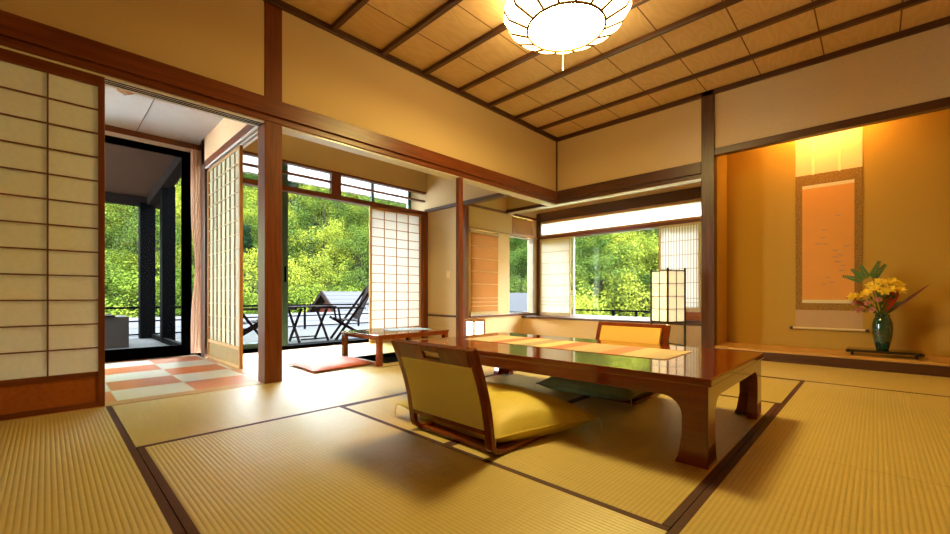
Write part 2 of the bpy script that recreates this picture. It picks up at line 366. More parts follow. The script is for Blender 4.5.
# window corner walls
X4 = -4.30
w = MB()
w.box(X4 - .12, X4, 4.32, 6.04, 0, .36)           # below the dado rail
w.box(X4 - .12, X4, 4.96, 5.26, .36, 2.02)         # between blind and window
w.box(X4 - .12, X4, 4.32, 4.96, 1.68, 2.02).box(X4 - .12, X4, 5.26, 5.33, 1.68, 2.02)
w.box(X4 - .12, X4, 4.32, 4.385, .36, 1.68)
w.box(X4 - .12, X4, 5.90, 6.04, .36, 2.02)
struct('wall_window_corner', w, PLASTER2, 'pale plaster wall with a bamboo blind and a narrow window')
w = MB().box(X4, -1.40, 5.60, 5.66, 0, .30)
struct('wall_under_sill', w, PLASTER2, 'pale plaster wall below the deep window sill')
w = MB().box(-1.66, -1.40, 6.04, 6.16, .34, 2.1)
struct('wall_far_right', w, PLASTER2)
struct('wall_far_sill_body', box(X4, -1.40, 6.04, 6.16, 0, .34), PLASTER2)
struct('ceiling.004', MB().box(-5.66, -3.47, 1.27, 6.16, 2.90, 2.94).box(-3.47, -1.2, BY + .12, 6.16, 2.90, 2.94), WHITEPL, 'ceiling of the window corner')
struct('ceiling.005', box(-5.66, -3.47, YF, 1.22, 2.40, 2.44), WHITEPL, 'pale corridor ceiling')
# wall C: short wall between veranda shoji and the window corner
YC = 4.20
struct('wall_veranda_end', MB().box(-5.66, X4 - .12, YC, YC + .1, 0, 2.0).box(-5.66, -3.47, YC, YC + .06, 2.03, 2.90), PLASTER, 'sand plaster end wall of the veranda room')
# veranda outer wall above the transom
struct('wall_veranda_outer', box(-5.22, -5.15, 1.27, YC, 2.31, 2.90), PLASTER, 'sand plaster strip above the veranda transom')
struct('wall_corridor_partition', box(-5.40, -3.49, 1.20, 1.27, 2.13, 2.90), flat('peach_plaster', (0.78, 0.50, 0.28), rough=.9, var=.04, scale=100), 'peach plaster strip above the partition shoji')

def framed_glass(name, axis, pos, a0, a1, z0, z1, fw, fb, ft, fm, label, th=.04):
    c = (pos, (a0 + a1) / 2, z0) if axis == 'x' else ((a0 + a1) / 2, pos, z0)
    o = sempty(name, c, label)
    def B(m, u0, u1, d0, d1, q0, q1):
        return m.box(pos + d0, pos + d1, u0, u1, q0, q1) if axis == 'x' else m.box(u0, u1, pos + d0, pos + d1, q0, q1)
    m = MB(); h = th / 2
    B(m, a0, a0 + fw, -h, h, z0, z1); B(m, a1 - fw, a1, -h, h, z0, z1); B(m, a0 + fw, a1 - fw, -h, h, z0, z0 + fb); B(m, a0 + fw, a1 - fw, -h, h, z1 - ft, z1)
    m.build('frame', fm, o, bev=.002)
    m = MB(); B(m, a0 + fw, a1 - fw, -.003, .003, z0 + fb, z1 - ft); m.build('pane', GLASS, o)
    return o
# ------------------------------------------------------------------ posts, beams
trim(box(-3.49, AX + .005, 1.155, 1.285, -.05, CZ), WZ, 'red brown post on the left lintel wall')
trim(box(-3.40, AX + .005, 3.205, 3.265, -.05, 2.0), WZ, 'slim dark post under the left lintel beside the table')
trim(box(X4 - .10, X4 + .01, 4.17, 4.29, 0, 2.0), WZ, 'post at the corner of the window recess')
trim(box(-1.42, -1.29, BY - .03, BY + .10, -.05, CZ), DZ, 'dark post between the window bay and the alcove')
trim(box(-3.355, -3.335, BY - .02, BY + .02, 2.2, CZ), DZ, 'thin dark corner strip')
trim(box(-5.22, -5.10, YC - .09, YC + .02, 0, 2.0), WZ, 'post at the end of the veranda shoji')
trim(box(-5.42, -5.27, 1.20, 1.28, 0, 2.4), DZ, 'dark post beside the corridor curtain')
trim(box(-5.22, -5.15, 2.61, 2.75, 2.01, 2.31), WZ, 'short post between the two transom openings')
# lintel over wall A: nageshi, kamoi with a pale strip painting its daylight glare
trim(box(-3.50, AX + .035, YF, BY, 2.055, 2.18), WY, 'red brown lintel beam along the left wall')
trim(box(-3.50, AX + .012, YF, BY, 2.008, 2.055), WY, 'lower lintel rail along the left wall')
trim(box(-3.485, AX - .005, YF, BY, 1.996, 2.008), RAIL_GLARE, 'pale strip as daylight glare under the left lintel', 0)
for a in (-3.452, -3.425, -3.395):
    trim(box(a, a + .014, YF, 1.155, 1.9945, 1.9965), BLACK, 'dark groove in the underside of the left lintel', 0)
# lintel over wall B
trim(box(-3.35, -1.42, BY - .035, BY + .12, 2.06, 2.19), DX, 'dark lintel beam along the far wall')
trim(box(-4.30, -1.42, BY - .012, BY + .12, 2.012, 2.06), DX, 'lower lintel rail along the far wall')
trim(box(-4.30, -1.42, BY + .0, BY + .10, 1.998, 2.012), RAIL_GLARE, 'pale strip as window glare under the far lintel', 0)  # window light on the underside, put into a pale strip
trim(box(-4.30, -3.47, BY, BY + .08, 2.06, 2.90), PLASTER, 'plaster strip above the far lintel beyond the left wall')
trim(box(-5.15, -3.47, YC - .03, YC + .08, 1.99, 2.04), DX, 'dark header rail of the veranda end wall')
trim(box(-5.15, X4 - .1, YC - .02, YC + .0, .355, .385), DX, 'dark dado rail on the veranda end wall')
trim(MB().box(X4, X4 + .02, 4.32, 6.04, 1.995, 2.03), WY, 'thin header rail of the window corner')
trim(MB().box(X4, X4 + .025, 4.32, 6.04, 1.665, 1.69), LY, 'thin rail above the blind and narrow window')
trim(MB().box(X4, X4 + .03, 4.32, 6.04, .35, .375), WY, 'thin dado rail below the blind')
framed_glass('backlight_pane', 'x', -5.63, 1.145, 1.30, 0, 2.30, .008, .12, .07, BLACK, 'narrow glass pane added to backlight the corridor curtain')  # unseen glass strip, added so daylight shines through the curtain
# corridor / veranda frames
trim(box(-5.66, -5.58, YF, 1.30, 2.34, 2.42), WY, 'brown header above the black glass door')
trim(box(-5.64, -5.585, YF, 1.14, 2.30, 2.34), RAIL_GLARE, 'pale rail above the black glass door', 0)
trim(box(-5.20, -3.49, 1.185, 1.285, 2.06, 2.13), WX, 'header rail of the corridor partition')
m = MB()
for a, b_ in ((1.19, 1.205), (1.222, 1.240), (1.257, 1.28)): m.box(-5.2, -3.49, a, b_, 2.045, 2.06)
trim(m, RAIL_GLARE, 'pale grooved track of the corridor partition', 0)
trim(MB().box(-5.20, -3.49, 1.19, 1.28, -.02, .004), LX, 'pale floor track of the corridor partition')
trim(box(-5.22, -5.12, 1.29, YC, 1.945, 2.005), WY, 'rail between the veranda doors and the transom')
trim(box(-5.21, -5.16, 1.29, YC, 2.165, 2.19), WY, 'thin muntin of the veranda transom')
trim(box(-5.22, -5.14, 1.29, YC, 2.29, 2.32), WY, 'top rail of the veranda transom')
trim(box(-5.24, -5.12, 1.29, YC, -.03, .004), LY, 'pale floor track along the veranda')
trim(box(-5.66, -5.58, 1.29, YC, -.04, .03), BLACK, 'black outer sill of the veranda glass doors')
trim(box(-5.66, -5.24, 1.29, YC, -.05, -.03), LY, 'floor strip between the veranda tracks')
o = thing('bright_band_sheet', (-5.62, 2.7, 2.4), 'white sheet added for the bright band above the veranda glass doors', 'panel')
quad('x', -5.62, 1.30, YC, 2.215, 2.56).build('band_sheet', PAPERW, o)  # added white sheet that imitates the bright band above the doors
box(-5.63, -5.61, 1.30, YC, 2.20, 2.215).build('band_sheet_bar', RAIL_GLARE, o)
trim(box(-3.475, AX, YF, 1.16, -.05, .003), LY, 'pale wooden threshold of the corridor')
for k in range(-3, 11):
    y = -.29 + .497 * k
    if y > YF + .1 and y < BY - .1:
        trim(box(AX, XR, y - .022, y + .022, CZ - .04, CZ), DX, 'dark ceiling batten', 0.004)
trim(box(AX, AX + .03, YF, BY, CZ - .055, CZ), DY, 'dark crown moulding of the left wall')
trim(box(AX, XR, BY - .03, BY, CZ - .055, CZ), DX, 'dark crown moulding of the far wall')
trim(box(-5.66, -3.47, .655, .66, 2.397, 2.40), DX, 'thin seam across the corridor ceiling', 0)
# window sills
trim(box(X4, -1.40, 5.575, 6.04, .302, .335), DX, 'deep dark window sill')

# ------------------------------------------------------------------ tatami
def mat(x0, x1, y0, y1, ax, label, b=(1, 1), hole=None):
    o = thing('tatami_mat', ((x0 + x1) / 2, (y0 + y1) / 2, -.055), label, 'tatami mat', 'tatami mats')
    bw = .025; g = .0015
    x0 += g; x1 -= g; y0 += g; y1 -= g
    i = [x0, x1, y0, y1]
    if ax == 'x':
        if b[0]: i[2] += bw
        if b[1]: i[3] -= bw
    else:
        if b[0]: i[0] += bw
        if b[1]: i[1] -= bw
    box(i[0], i[1], i[2], i[3], -.055, 0).build('rush_surface', TATX if ax == 'x' else TATY, o)
    if ax == 'x':
        if b[0]: box(x0, x1, y0, i[2], -.055, .001).build('cloth_border', BORDER, o)
        if b[1]: box(x0, x1, i[3], y1, -.055, .001).build('cloth_border', BORDER, o)
    else:
        if b[0]: box(x0, i[0], y0, y1, -.055, .001).build('cloth_border', BORDER, o)
        if b[1]: box(i[1], x1, y0, y1, -.055, .001).build('cloth_border', BORDER, o)
    return o
mat(-3.35, -1.40, -.69, .275, 'x', 'tatami mat in the near left corner below the shoji screen')
mat(-1.40, .55, -.69, .275, 'x', 'tatami mat at the bottom edge, mostly cut off by the frame')
mat(-3.35, -2.33, .275, 2.20, 'y', 'pale tatami mat beside the corridor threshold', (0, 1))
mat(-3.35, -2.33, 2.20, 4.15, 'y', 'tatami mat between the two tables')
mat(-2.33, -.425, .275, 1.255, 'x', 'large golden tatami mat in the foreground in front of the low chair')
mat(-2.33, -1.385, 1.255, 3.16, 'y', 'tatami mat under the left half of the big table')
mat(-1.385, -.425, 1.255, 3.16, 'y', 'tatami mat under the right half of the big table')
mat(-.425, .545, .275, 2.20, 'y', 'golden tatami mat in the near right corner beside the dark double border')
mat(.545, XR, .275, 2.20, 'y', 'tatami mat at the right edge of the near floor')
mat(-.425, .545, 2.20, 4.15, 'y', 'golden tatami mat to the right of the big table before the alcove')
mat(.545, XR, 2.20, 4.15, 'y', 'tatami mat at the far right edge before the alcove')
mat(-2.33, -.425, 3.16, 4.15, 'x', 'tatami mat behind the big table and the far chair')
mat(-3.35, -1.43, 4.15, BY - .02, 'x', 'tatami mat along the window bay under the tall paper lamp', (1, 0))
mat(-1.43, .50, 4.15, BY - .02, 'x', 'smooth tatami mat along the alcove sill, left one', (1, 0))
mat(.50, XR, 4.15, BY - .02, 'x', 'smooth tatami mat along the alcove sill at the right edge', (1, 0))
# veranda mat with sunken foot well
o = thing('tatami_mat', (-4.2, 2.7, -.055), 'sunlit tatami floor of the veranda with a dark foot well', 'tatami mat')
mv = MB().box(-5.12, -4.13, 1.29, YC - .1, -.05, 0).box(-3.50, -3.352, 1.29, YC - .1, -.05, 0).box(-4.13, -3.50, 1.29, 2.34, -.05, 0).box(-4.13, -3.50, 3.20, YC - .1, -.05, 0)
mv.build('rush_surface', TATY, o)
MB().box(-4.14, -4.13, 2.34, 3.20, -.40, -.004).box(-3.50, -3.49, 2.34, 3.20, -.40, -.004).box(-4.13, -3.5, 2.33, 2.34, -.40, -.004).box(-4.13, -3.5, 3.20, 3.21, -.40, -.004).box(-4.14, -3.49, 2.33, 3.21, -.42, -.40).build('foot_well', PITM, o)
struct('floor.004', MB().box(-5.14, -3.36, YC - .1, 4.32, -.05, 0), TATY)

# ------------------------------------------------------------------ shoji helper (plane x = const or y = const)
def shoji(name, axis, pos, a0, a1, z0, z1, cols, rows, label, stile=.03, top=.035, skirt=.18, frame=None, rail=None, kum=None, pap=PAPER, skirtm=SKIRT, th=.03, kw=.006, structure=True, toprail=None, kick=0.0, front=+1):
    c = (pos, (a0 + a1) / 2, z0) if axis == 'x' else ((a0 + a1) / 2, pos, z0)
    o = sempty(name, c, label) if structure else thing(name, c, label, 'shoji screen')
    fz = frame or WZ; fr = rail or (WY if axis == 'x' else WX); km = kum or fz
    def B(m, u0, u1, d0, d1, q0, q1):
        return m.box(pos + d0, pos + d1, u0, u1, q0, q1) if axis == 'x' else m.box(u0, u1, pos + d0, pos + d1, q0, q1)
    h = th / 2
    for q0, q1 in ((a0, a0 + stile), (a1 - stile, a1)): B(MB(), q0, q1, -h, h, z0, z1).build('stile', fz, o, bev=.002)
    pz0 = z0 + skirt
    for q0, q1 in ((z1 - top, z1), (z0, z0 + .03), (pz0 - .03, pz0)): B(MB(), a0 + stile, a1 - stile, -h * .8, h * .8, q0, q1).build('rail', fr, o)
    if skirt > .07:
        m = MB(); B(m, a0 + stile, a1 - stile, -h * .3, h * .3, z0 + .03, pz0 - .03); m.build('skirt_board', skirtm, o)
    m = MB(); u0, u1, q0, q1 = a0 + stile, a1 - stile, pz0, z1 - top
    for i in range(1, cols):
        u = u0 + (u1 - u0) * i / cols; B(m, u - kw / 2, u + kw / 2, *( (0, h * .7) if front > 0 else (-h * .7, 0)), q0, q1)
    for j in range(1, rows):
        q = q0 + (q1 - q0) * j / rows; B(m, u0, u1, *((0, h * .7) if front > 0 else (-h * .7, 0)), q - kw / 2, q + kw / 2)
    m.build('lattice', km, o)
    quad(axis, pos + (-.002 if front > 0 else .002), u0, u1, q0, q1).build('paper', pap, o)
    return o
KD = wood('lattice_brown', (0.14, 0.04, 0.012), (0.2, 0.06, 0.02), 'z')
shoji('door_1', 'x', -3.37, -.66, .246, .004, 1.994, 4, 12, 'tall shoji screen at the left edge with a red brown skirt board', skirt=.213, top=.062, kum=KD, pap=PAPERD, kw=.008)
shoji('door_2', 'x', -3.40, -1.52, -.62, .004, 1.992, 4, 12, 'shoji screen out of frame to the left', skirt=.213, top=.04, kum=KD, pap=PAPERD)
OR = wood('orange_wood_z', (0.42, 0.17, 0.035), (0.55, 0.25, 0.06), 'z')
LATP = wood('lattice_pale', (0.50, 0.36, 0.19), (0.58, 0.44, 0.24), 'z')
d3 = shoji('door_3', 'y', 1.235, -5.24, -4.16, .004, 2.045, 7, 14, 'shoji screen edge-on between the corridor and the veranda', skirt=.20, top=.02, stile=.03, frame=OR, rail=LX, kum=LATP, pap=paper('pale_green_paper', (0.56, 0.53, 0.38), .14), skirtm=flat('tan_skirt', (0.28, 0.17, 0.045)), front=-1, kw=.010)
d4 = shoji('door_4', 'x', -5.17, 3.19, 4.11, .004, 1.945, 4, 13, 'shoji screen of the veranda with small square panes', skirt=.20, top=.03, frame=LZ, rail=OR, kum=OR, skirtm=wood('orange_skirt', (0.5, 0.2, 0.05), (0.6, 0.27, 0.07), 'y'), kw=.010)

# ------------------------------------------------------------------ glass doors
framed_glass('door_5', 'x', -5.62, .10, 1.14, .0, 2.30, .085, .12, .07, BLACK, 'black framed glass door at the end of the corridor')
framed_glass('door_6', 'x', -5.65, -1.0, .14, .0, 2.30, .085, .12, .07, BLACK, 'black framed glass door hidden behind the left shoji')
g = framed_glass('door_7', 'x', -5.47, 1.32, 2.165, .03, 2.50, .075, .06, .05, ALU, 'veranda glass door with a green grey frame', .05)
box(-5.44, -5.425, 2.115, 2.135, .85, 1.05).build('door_handle', BLACK, g)
framed_glass('door_8', 'x', -5.56, 3.46, YC, .03, 2.50, .04, .06, .05, ALU, 'veranda glass door behind the small-paned shoji')
framed_glass('door_9', 'x', -5.56, 1.30, 2.12, .03, 2.50, .04, .06, .05, ALU, 'outer veranda glass door slid open behind the post')
trim(box(-5.53, -5.42, 1.30, YC, -.03, .03), BLACK, 'black track of the veranda doors')

# ------------------------------------------------------------------ windows of the corner
def window(name, axis, pos, a0, a1, z0, z1, fm, label, fw=.02):
    return framed_glass(name, axis, pos, a0, a1, z0, z1, fw, fw, fw, fm, label, .03)
window('window_1', 'x', X4 - .06, 5.26, 5.90, .375, 1.665, GREYM, 'narrow window in the left wall of the window corner')
window('window_5', 'x', X4 - .06, 4.385, 4.96, .375, 1.665, GREYM, 'window behind the brown bamboo blind')
trim(MB().box(X4 - .10, X4 + .02, 5.875, 5.92, .375, 1.665), GREYM, 'grey window jamb by the corner')
o = sempty('window_2', (X4, 5.6, 1.7), 'slatted transom above the narrow window')
MB().box(X4 - .02, X4 + .012, 5.33, 5.36, 1.70, 1.97).box(X4 - .02, X4 + .012, 5.87, 5.90, 1.70, 1.97).box(X4 - .02, X4 + .012, 5.36, 5.87, 1.70, 1.725).box(X4 - .02, X4 + .012, 5.36, 5.87, 1.945, 1.97).build('frame', OR, o)
box(X4 - .02, X4 - .008, 5.36, 5.87, 1.725, 1.945).build('slat_panel', SLATT, o)
# far window wall
YW = 6.04
window('window_3', 'y', YW + .06, -4.20, -1.66, .34, 1.66, GREYM, 'wide picture window onto the wooded hillside')
o = sempty('window_4', (-2.9, YW, 1.7), 'long white paper transom above the far window')
MB().box(-4.25, -1.66, YW - .01, YW + .04, 1.93, 1.965).box(-4.25, -1.66, YW - .01, YW + .04, 1.70, 1.735).box(-4.25, -4.215, YW - .01, YW + .04, 1.735, 1.93).build('frame', OR, o)
quad('y', YW + .012, -4.215, -1.66, 1.735, 1.93).build('paper', PAPERW, o)
trim(MB().box(-4.30, -1.66, YW - .03, YW + .10, 1.965, 2.12), DX, 'dark beam above the far window transom')
trim(MB().box(-4.30, -1.66, YW - .03, YW + .08, 1.655, 1.70), WX, 'brown rail between the far window and its transom')
trim(MB().box(-4.30, -4.22, YW - .035, YW + .08, .335, 2.1), DZ, 'dark corner post of the window corner')
trim(MB().box(-3.595, -3.570, YW - .005, YW + .03, .34, 1.655), RAIL_GLARE, 'pale jamb at the left of the picture window')
trim(MB().box(-2.21, -2.18, YW - .02, YW + .03, .34, 1.655), WZ, 'brown jamb at the right of the picture window')
trim(MB().box(-4.2, -1.66, YW - .02, YW + .10, .335, .35), RAIL_GLARE, 'pale track along the picture window')

def blind(axis, pos, a0, a1, z0, z1, mt, ec, label, lines, frame=None):
    c = (pos, (a0 + a1) / 2, z0) if axis == 'x' else ((a0 + a1) / 2, pos, z0)
    o = thing('bamboo_blind', c, label, 'blind')
    def B(m, u0, u1, d0, d1, q0, q1):
        return m.box(pos + d0, pos + d1, u0, u1, q0, q1) if axis == 'x' else m.box(u0, u1, pos + d0, pos + d1, q0, q1)
    s = 1 if axis == 'x' else -1
    quad(axis, pos, a0 + .02, a1 - .02, z0 + .045, z1 - .03).build('slats', mt, o)
    for q in lines: B(MB(), a0 + .02, a1 - .02, min(0, s * .006), max(0, s * .006), q - .004, q + .004).build('binding_thread', ec, o)
    for q0, q1 in ((z1 - .035, z1), (z0, z0 + .05)): B(MB(), a0, a1, -.012, .012, q0, q1).build('end_rail', frame or LATP, o)
    if frame is not None:
        for q0, q1 in ((a0, a0 + .022), (a1 - .022, a1)): B(MB(), q0, q1, -.012, .012, z0 + .05, z1 - .035).build('side_rail', frame, o)
    return o
zs = [.52, .58, .64, .85, 1.04, 1.23, 1.42]
THR = flat('pale_threads', (0.80, 0.62, 0.36)); THD = flat('brown_threads', (0.42, 0.33, 0.2))
blind('x', X4 + .03, 4.31, 4.955, .385, 1.64, BLINDR, THR, 'brown bamboo blind on the left wall of the window corner', zs)
blind('y', YW - .05, -4.21, -3.60, .342, 1.65, BLINDP, THD, 'pale bamboo screen at the left of the picture window', zs, LATP)
blind('y', YW - .05, -2.19, -1.66, .46, 1.65, BLINDV, THD, 'pale vertical-slat screen behind the tall paper lamp', zs, LATP)
trim(MB().box(-2.19, -1.66, YW - .06, YW - .02, .345, .455), SKIRT, 'orange brown board below the vertical-slat screen')

# curtain
o = thing('curtain', (-5.5, 1.2, .02), 'peach curtain gathered beside the black glass door', 'curtain')
gr = []
for i in range(25):
    z = .03 + 2.28 * i / 24; row = []
    pinch = 1 - .35 * math.exp(-((z - 1.0) / .35) ** 2)
    for j in range(41):
        t = j / 40; y = 1.115 + (1 - pinch) * .12 + t * .15 * pinch
        row.append((-5.48 + .022 * math.sin(t * 34) * (1.1 - .2 * pinch), y, z))
    gr.append(row)
MB().sheet(gr).build('drape', CURT, o, smooth=True)
MB().tube([(-5.45, 1.17, .98), (-5.445, 1.22, 1.0), (-5.45, 1.29, 1.0)], .008).build('tie_band', CURT, o)

# switch plate on veranda end wall
o = thing('wall_switch', (-4.62, YC - .01, .98), 'small beige switch plate on the veranda end wall', 'switch')
box(-4.66, -4.58, YC - .008, YC, .93, 1.05).build('plate', PLASTER2, o, bev=.003)
box(-4.635, -4.605, YC - .012, YC - .008, .96, 1.02).build('rocker', flat('ivory', (0.8, 0.7, 0.5)), o)
# smoke detector-like fitting on corridor ceiling
o = thing('ceiling_sensor', (-4.53, .46, 2.4), 'small tan round sensor on the corridor ceiling', 'sensor')
MB().lathe([(0, 0), (.055, 0), (.055, -.015), (.03, -.03), (0, -.03)], (-4.53, .46, 2.40), 20).build('housing', LZ, o, smooth=False)
MB().tube([(-4.53, .46, 2.37), (-4.53, .46, 2.35)], .012).build('sensor_head', RAIL_GLARE, o)

# ------------------------------------------------------------------ ceiling lamp
LX0, LY0 = -1.685, 2.73
def ceiling_lamp():
    o = thing('ceiling_lamp', (LX0, LY0, CZ), 'large round glowing ceiling lamp with petal shaped paper panels', 'ceiling lamp')
    LM = emis('lamp_side_glow', (1.0, 0.80, 0.34), LAMP * .12); LB = emis('lamp_bottom_glow', (1.0, 0.76, 0.22), LAMP)
    n = 16
    prof = [(.30, CZ - .03), (.43, CZ - .10), (.457, CZ - .16), (.425, CZ - .215), (.285, CZ - .275), (.0, CZ - .28)]
    rings = []
    m = MB(); vs = []
    sub = 6
    for r, z in prof:
        for k in range(n * sub):
            t = 2 * math.pi * k / (n * sub); fr = (k % sub) / sub
            sc = 1 + (.035 * math.sin(fr * math.pi) if r > .35 else 0)
            vs.append((LX0 + r * sc * math.cos(t), LY0 + r * sc * math.sin(t), z))
    K = n * sub
    fs = [(i * K + k, i * K + (k + 1) % K, (i + 1) * K + (k + 1) % K, (i + 1) * K + k) for i in range(len(prof) - 1) for k in range(K)]
    m.add(vs, fs[:4 * K]); m.build('lamp_shade', LM, o)
    MB().lathe(prof[4:], (LX0, LY0, 0), 64).build('bottom_diffuser', LB, o)
    WR = wood('lamp_rib_wood', (0.10, 0.040, 0.010), (0.14, 0.055, 0.014), 'z', spec=.1)
    for k in range(n):
        t = 2 * math.pi * k / n
        MB().tube([(LX0 + (r + .003) * math.cos(t), LY0 + (r + .003) * math.sin(t), z - .002) for r, z in prof[1:5]], .010, 6).build('rib', WR, o)
    MB().tube([(LX0 + .287 * math.cos(2 * math.pi * k / 48), LY0 + .287 * math.sin(2 * math.pi * k / 48), CZ - .278) for k in range(49)], .010, 6).build('ring', WR, o)
    MB().lathe([(.0, CZ - .001), (.30, CZ - .001), (.30, CZ - .03), (0, CZ - .03)], (LX0, LY0, 0), 32).build('ceiling_plate', LZ, o)
    cx, cy = LX0 - .02, LY0 - .27
    cx, cy = LX0 - .16, LY0 + .215
    MB().tube([(cx, cy, CZ - .245), (cx, cy, CZ - .42)], .0015, 6).tube([(cx, cy, CZ - .42), (cx, cy, CZ - .45)], .004, 8).build('pull_cord', CORD, o)
    return o
ceiling_lamp()

# alcove down light (recessed above the beam)
o = thing('alcove_light', (-.38, 5.42, 2.60), 'hidden warm tube light at the top of the alcove', 'light')
box(-.75, -.05, 5.44, 5.52, 2.585, 2.60).build('housing', RAIL_GLARE, o)
MB().tube([(-.72, 5.48, 2.57), (-.08, 5.48, 2.57)], .013, 10).build('tube', emis('alcove_tube_glow', (1.0, 0.54, 0.12), TOKO), o)

# ------------------------------------------------------------------ low table (big)
def low_table(name, x0, x1, y0, y1, h, label, group, top=.032, apron=.055, lw=.12, lt=.045, arch=.075, mats=(LACQ, LACQ, LACD), ins=.012, foot=.012):
    o = thing(name, ((x0 + x1) / 2, (y0 + y1) / 2, 0), label, 'table', group)
    box(x0, x1, y0, y1, h - top, h).build('tabletop', mats[0], o, bev=.006)
    a0, a1, b0, b1 = x0 + ins, x1 - ins, y0 + ins, y1 - ins; zt = h - top; zb = zt - apron; la = lw * .80 + arch
    for nm, args in (('apron', (a0 + la, a1 - la, b0, b0 + lt * .6)), ('apron', (a0 + la, a1 - la, b1 - lt * .6, b1)), ('apron', (a0, a0 + lt * .6, b0 + la, b1 - la)), ('apron', (a1 - lt * .6, a1, b0 + la, b1 - la))):
        box(args[0], args[1], args[2], args[3], zb, zt).build(nm, mats[1], o)
    # leg profile in (u, z): u measured inward from the outer corner
    prof = [(0, .0015), (lw * .92 + foot, .0015), (lw * .92, .03), (lw * .80, zb * .45), (lw * .80, zb - arch)]
    for k in range(1, 7):
        t = math.pi / 2 * k / 6; prof.append((lw * .80 + arch * (1 - math.cos(t)), zb - arch + arch * math.sin(t)))
    prof += [(lw * .80 + arch, zt), (0, zt)]
    for sx in (0, 1):
        for sy in (0, 1):
            X = a0 if sx == 0 else a1; Y = b0 if sy == 0 else b1; dx = 1 if sx == 0 else -1; dy = 1 if sy == 0 else -1
            m = MB()
            m.prism([(X + dx * u, z) for u, z in prof], 'y', Y, Y + dy * lt)
            m.prism([(Y + dy * max(u, lt), z) for u, z in prof], 'x', X, X + dx * lt)
            m.build('leg', mats[1], o)
    return o
low_table('low_table', -2.37, -.45, 1.755, 2.80, .352, 'big glossy red brown low table with a striped runner on it', None)
low_table('low_table', -4.09, -3.37, 2.17, 3.08, .298, 'small low wooden table on the veranda tatami by the shoji', None, top=.018, apron=.03, lw=.05, lt=.05, arch=.02, mats=(LACQ, LACQ, LACD), ins=.01, foot=.0)
# runner
o = thing('table_runner', (-1.46, 2.35, .352), 'striped orange and beige table runner along the big table', 'table runner')
MB().box(-2.14, -.78, 2.13, 2.55, .3525, .3545).build('cloth', RUNNER, o)
FR = flat('runner_fringe', (0.8, 0.62, 0.48)); m = MB(); m2 = MB(); rnd = random.Random(3)
for k in range(40):
    y = 2.135 + .41 * k / 39
    m.tube([(-2.14, y, .354), (-2.165 - rnd.random() * .012, y + rnd.uniform(-.004, .004), .3545)], .0018, 4)
    m2.tube([(-.78, y, .354), (-.755 + rnd.random() * .012, y + rnd.uniform(-.004, .004), .3545)], .0018, 4)
m.build('fringe', FR, o); m2.build('fringe', FR, o)
# leaflet
o = MB().add([(-3.98, 2.62, .2995), (-3.66, 2.52, .2995), (-3.54, 2.98, .2995), (-3.86, 3.04, .2995), (-3.98, 2.62, .3015), (-3.66, 2.52, .3015), (-3.54, 2.98, .3015), (-3.86, 3.04, .3015)],
    [(0, 1, 2, 3), (4, 7, 6, 5), (0, 4, 5, 1), (1, 5, 6, 2), (2, 6, 7, 3), (3, 7, 4, 0)]).build('leaflet', PAPERP)
tag(o, 'blue and white leaflet lying on the small veranda table', 'leaflet')

# ------------------------------------------------------------------ cushions
def cushion(corners, th, mt, label, z0=0.004, seed=1, tass=None, group='floor cushions', droop=0.0):
    c = Vector((sum(p[0] for p in corners) / 4, sum(p[1] for p in corners) / 4, 0))
    o = thing('floor_cushion', (c.x, c.y, z0), label, 'cushion', group)
    n = 24; top = []; bot = []
    P = [Vector((p[0], p[1], 0)) for p in corners]
    def at(u, v):
        # edges pull in between the pointed corners
        uu, vv = u * 2 - 1, v * 2 - 1
        pin = .055
        u2 = .5 + .5 * uu * (1 - pin * (1 - vv * vv) * abs(uu)); v2 = .5 + .5 * vv * (1 - pin * (1 - uu * uu) * abs(vv))
        return P[0] * (1 - u2) * (1 - v2) + P[1] * u2 * (1 - v2) + P[2] * u2 * v2 + P[3] * (1 - u2) * v2
    for i in range(n + 1):
        a = []; b = []
        for j in range(n + 1):
            u, v = i / n, j / n; uu, vv = u * 2 - 1, v * 2 - 1
            p = at(u, v)
            pf = max(0, (1 - abs(uu) ** 2.6)) ** .5 * max(0, (1 - abs(vv) ** 2.6)) ** .5
            w = .006 * noise.noise(Vector((uu * 3, vv * 3, seed * 7))) * pf
            edge = th * .30
            dim = th * .16 * math.exp(-(uu * uu + vv * vv) * 30)
            a.append((p.x, p.y, z0 + edge + pf * th * .70 + w - dim))
            b.append((p.x, p.y, z0 + edge - min(1, pf * 2.2) * edge))
        top.append(a); bot.append(b)
    m = MB().sheet(top).sheet(bot); m.build('cushion_cover', mt, o, smooth=True)
    seam = [top[i][0] for i in range(n + 1)] + [top[n][j] for j in range(1, n + 1)] + [top[i][n] for i in range(n - 1, -1, -1)] + [top[0][j] for j in range(n - 1, -1, -1)]
    MB().tube(seam, .0035, 6).build('seam_piping', mt, o, smooth=True)
    for k, p in enumerate(corners):
        d = (Vector((p[0], p[1], 0)) - c).normalized()
        z = z0 + th * .30
        MB().tube([(p[0], p[1], z), (p[0] + d.x * .012, p[1] + d.y * .012, z * .7), (p[0] + d.x * .014, p[1] + d.y * .014, .004)], .002, 5).build('corner_tassel', CORD, o)
    return o
cushion([(-1.93, 1.37), (-1.155, 1.32), (-.985, 1.90), (-1.78, 2.03)], .165, CUSHY, 'plump yellow green floor cushion on the near legless chair', z0=.016, seed=2)
cushion([(-1.72, 2.40), (-1.06, 2.44), (-1.06, 3.04), (-1.70, 3.02)], .13, CUSHG, 'dark green floor cushion under the far side of the big table', z0=.016, seed=4)
cushion([(-4.05, 1.60), (-3.47, 1.60), (-3.50, 2.24), (-4.06, 2.24)], .055, CUSHP, 'flat salmon pink floor cushion beside the small veranda table', seed=6)

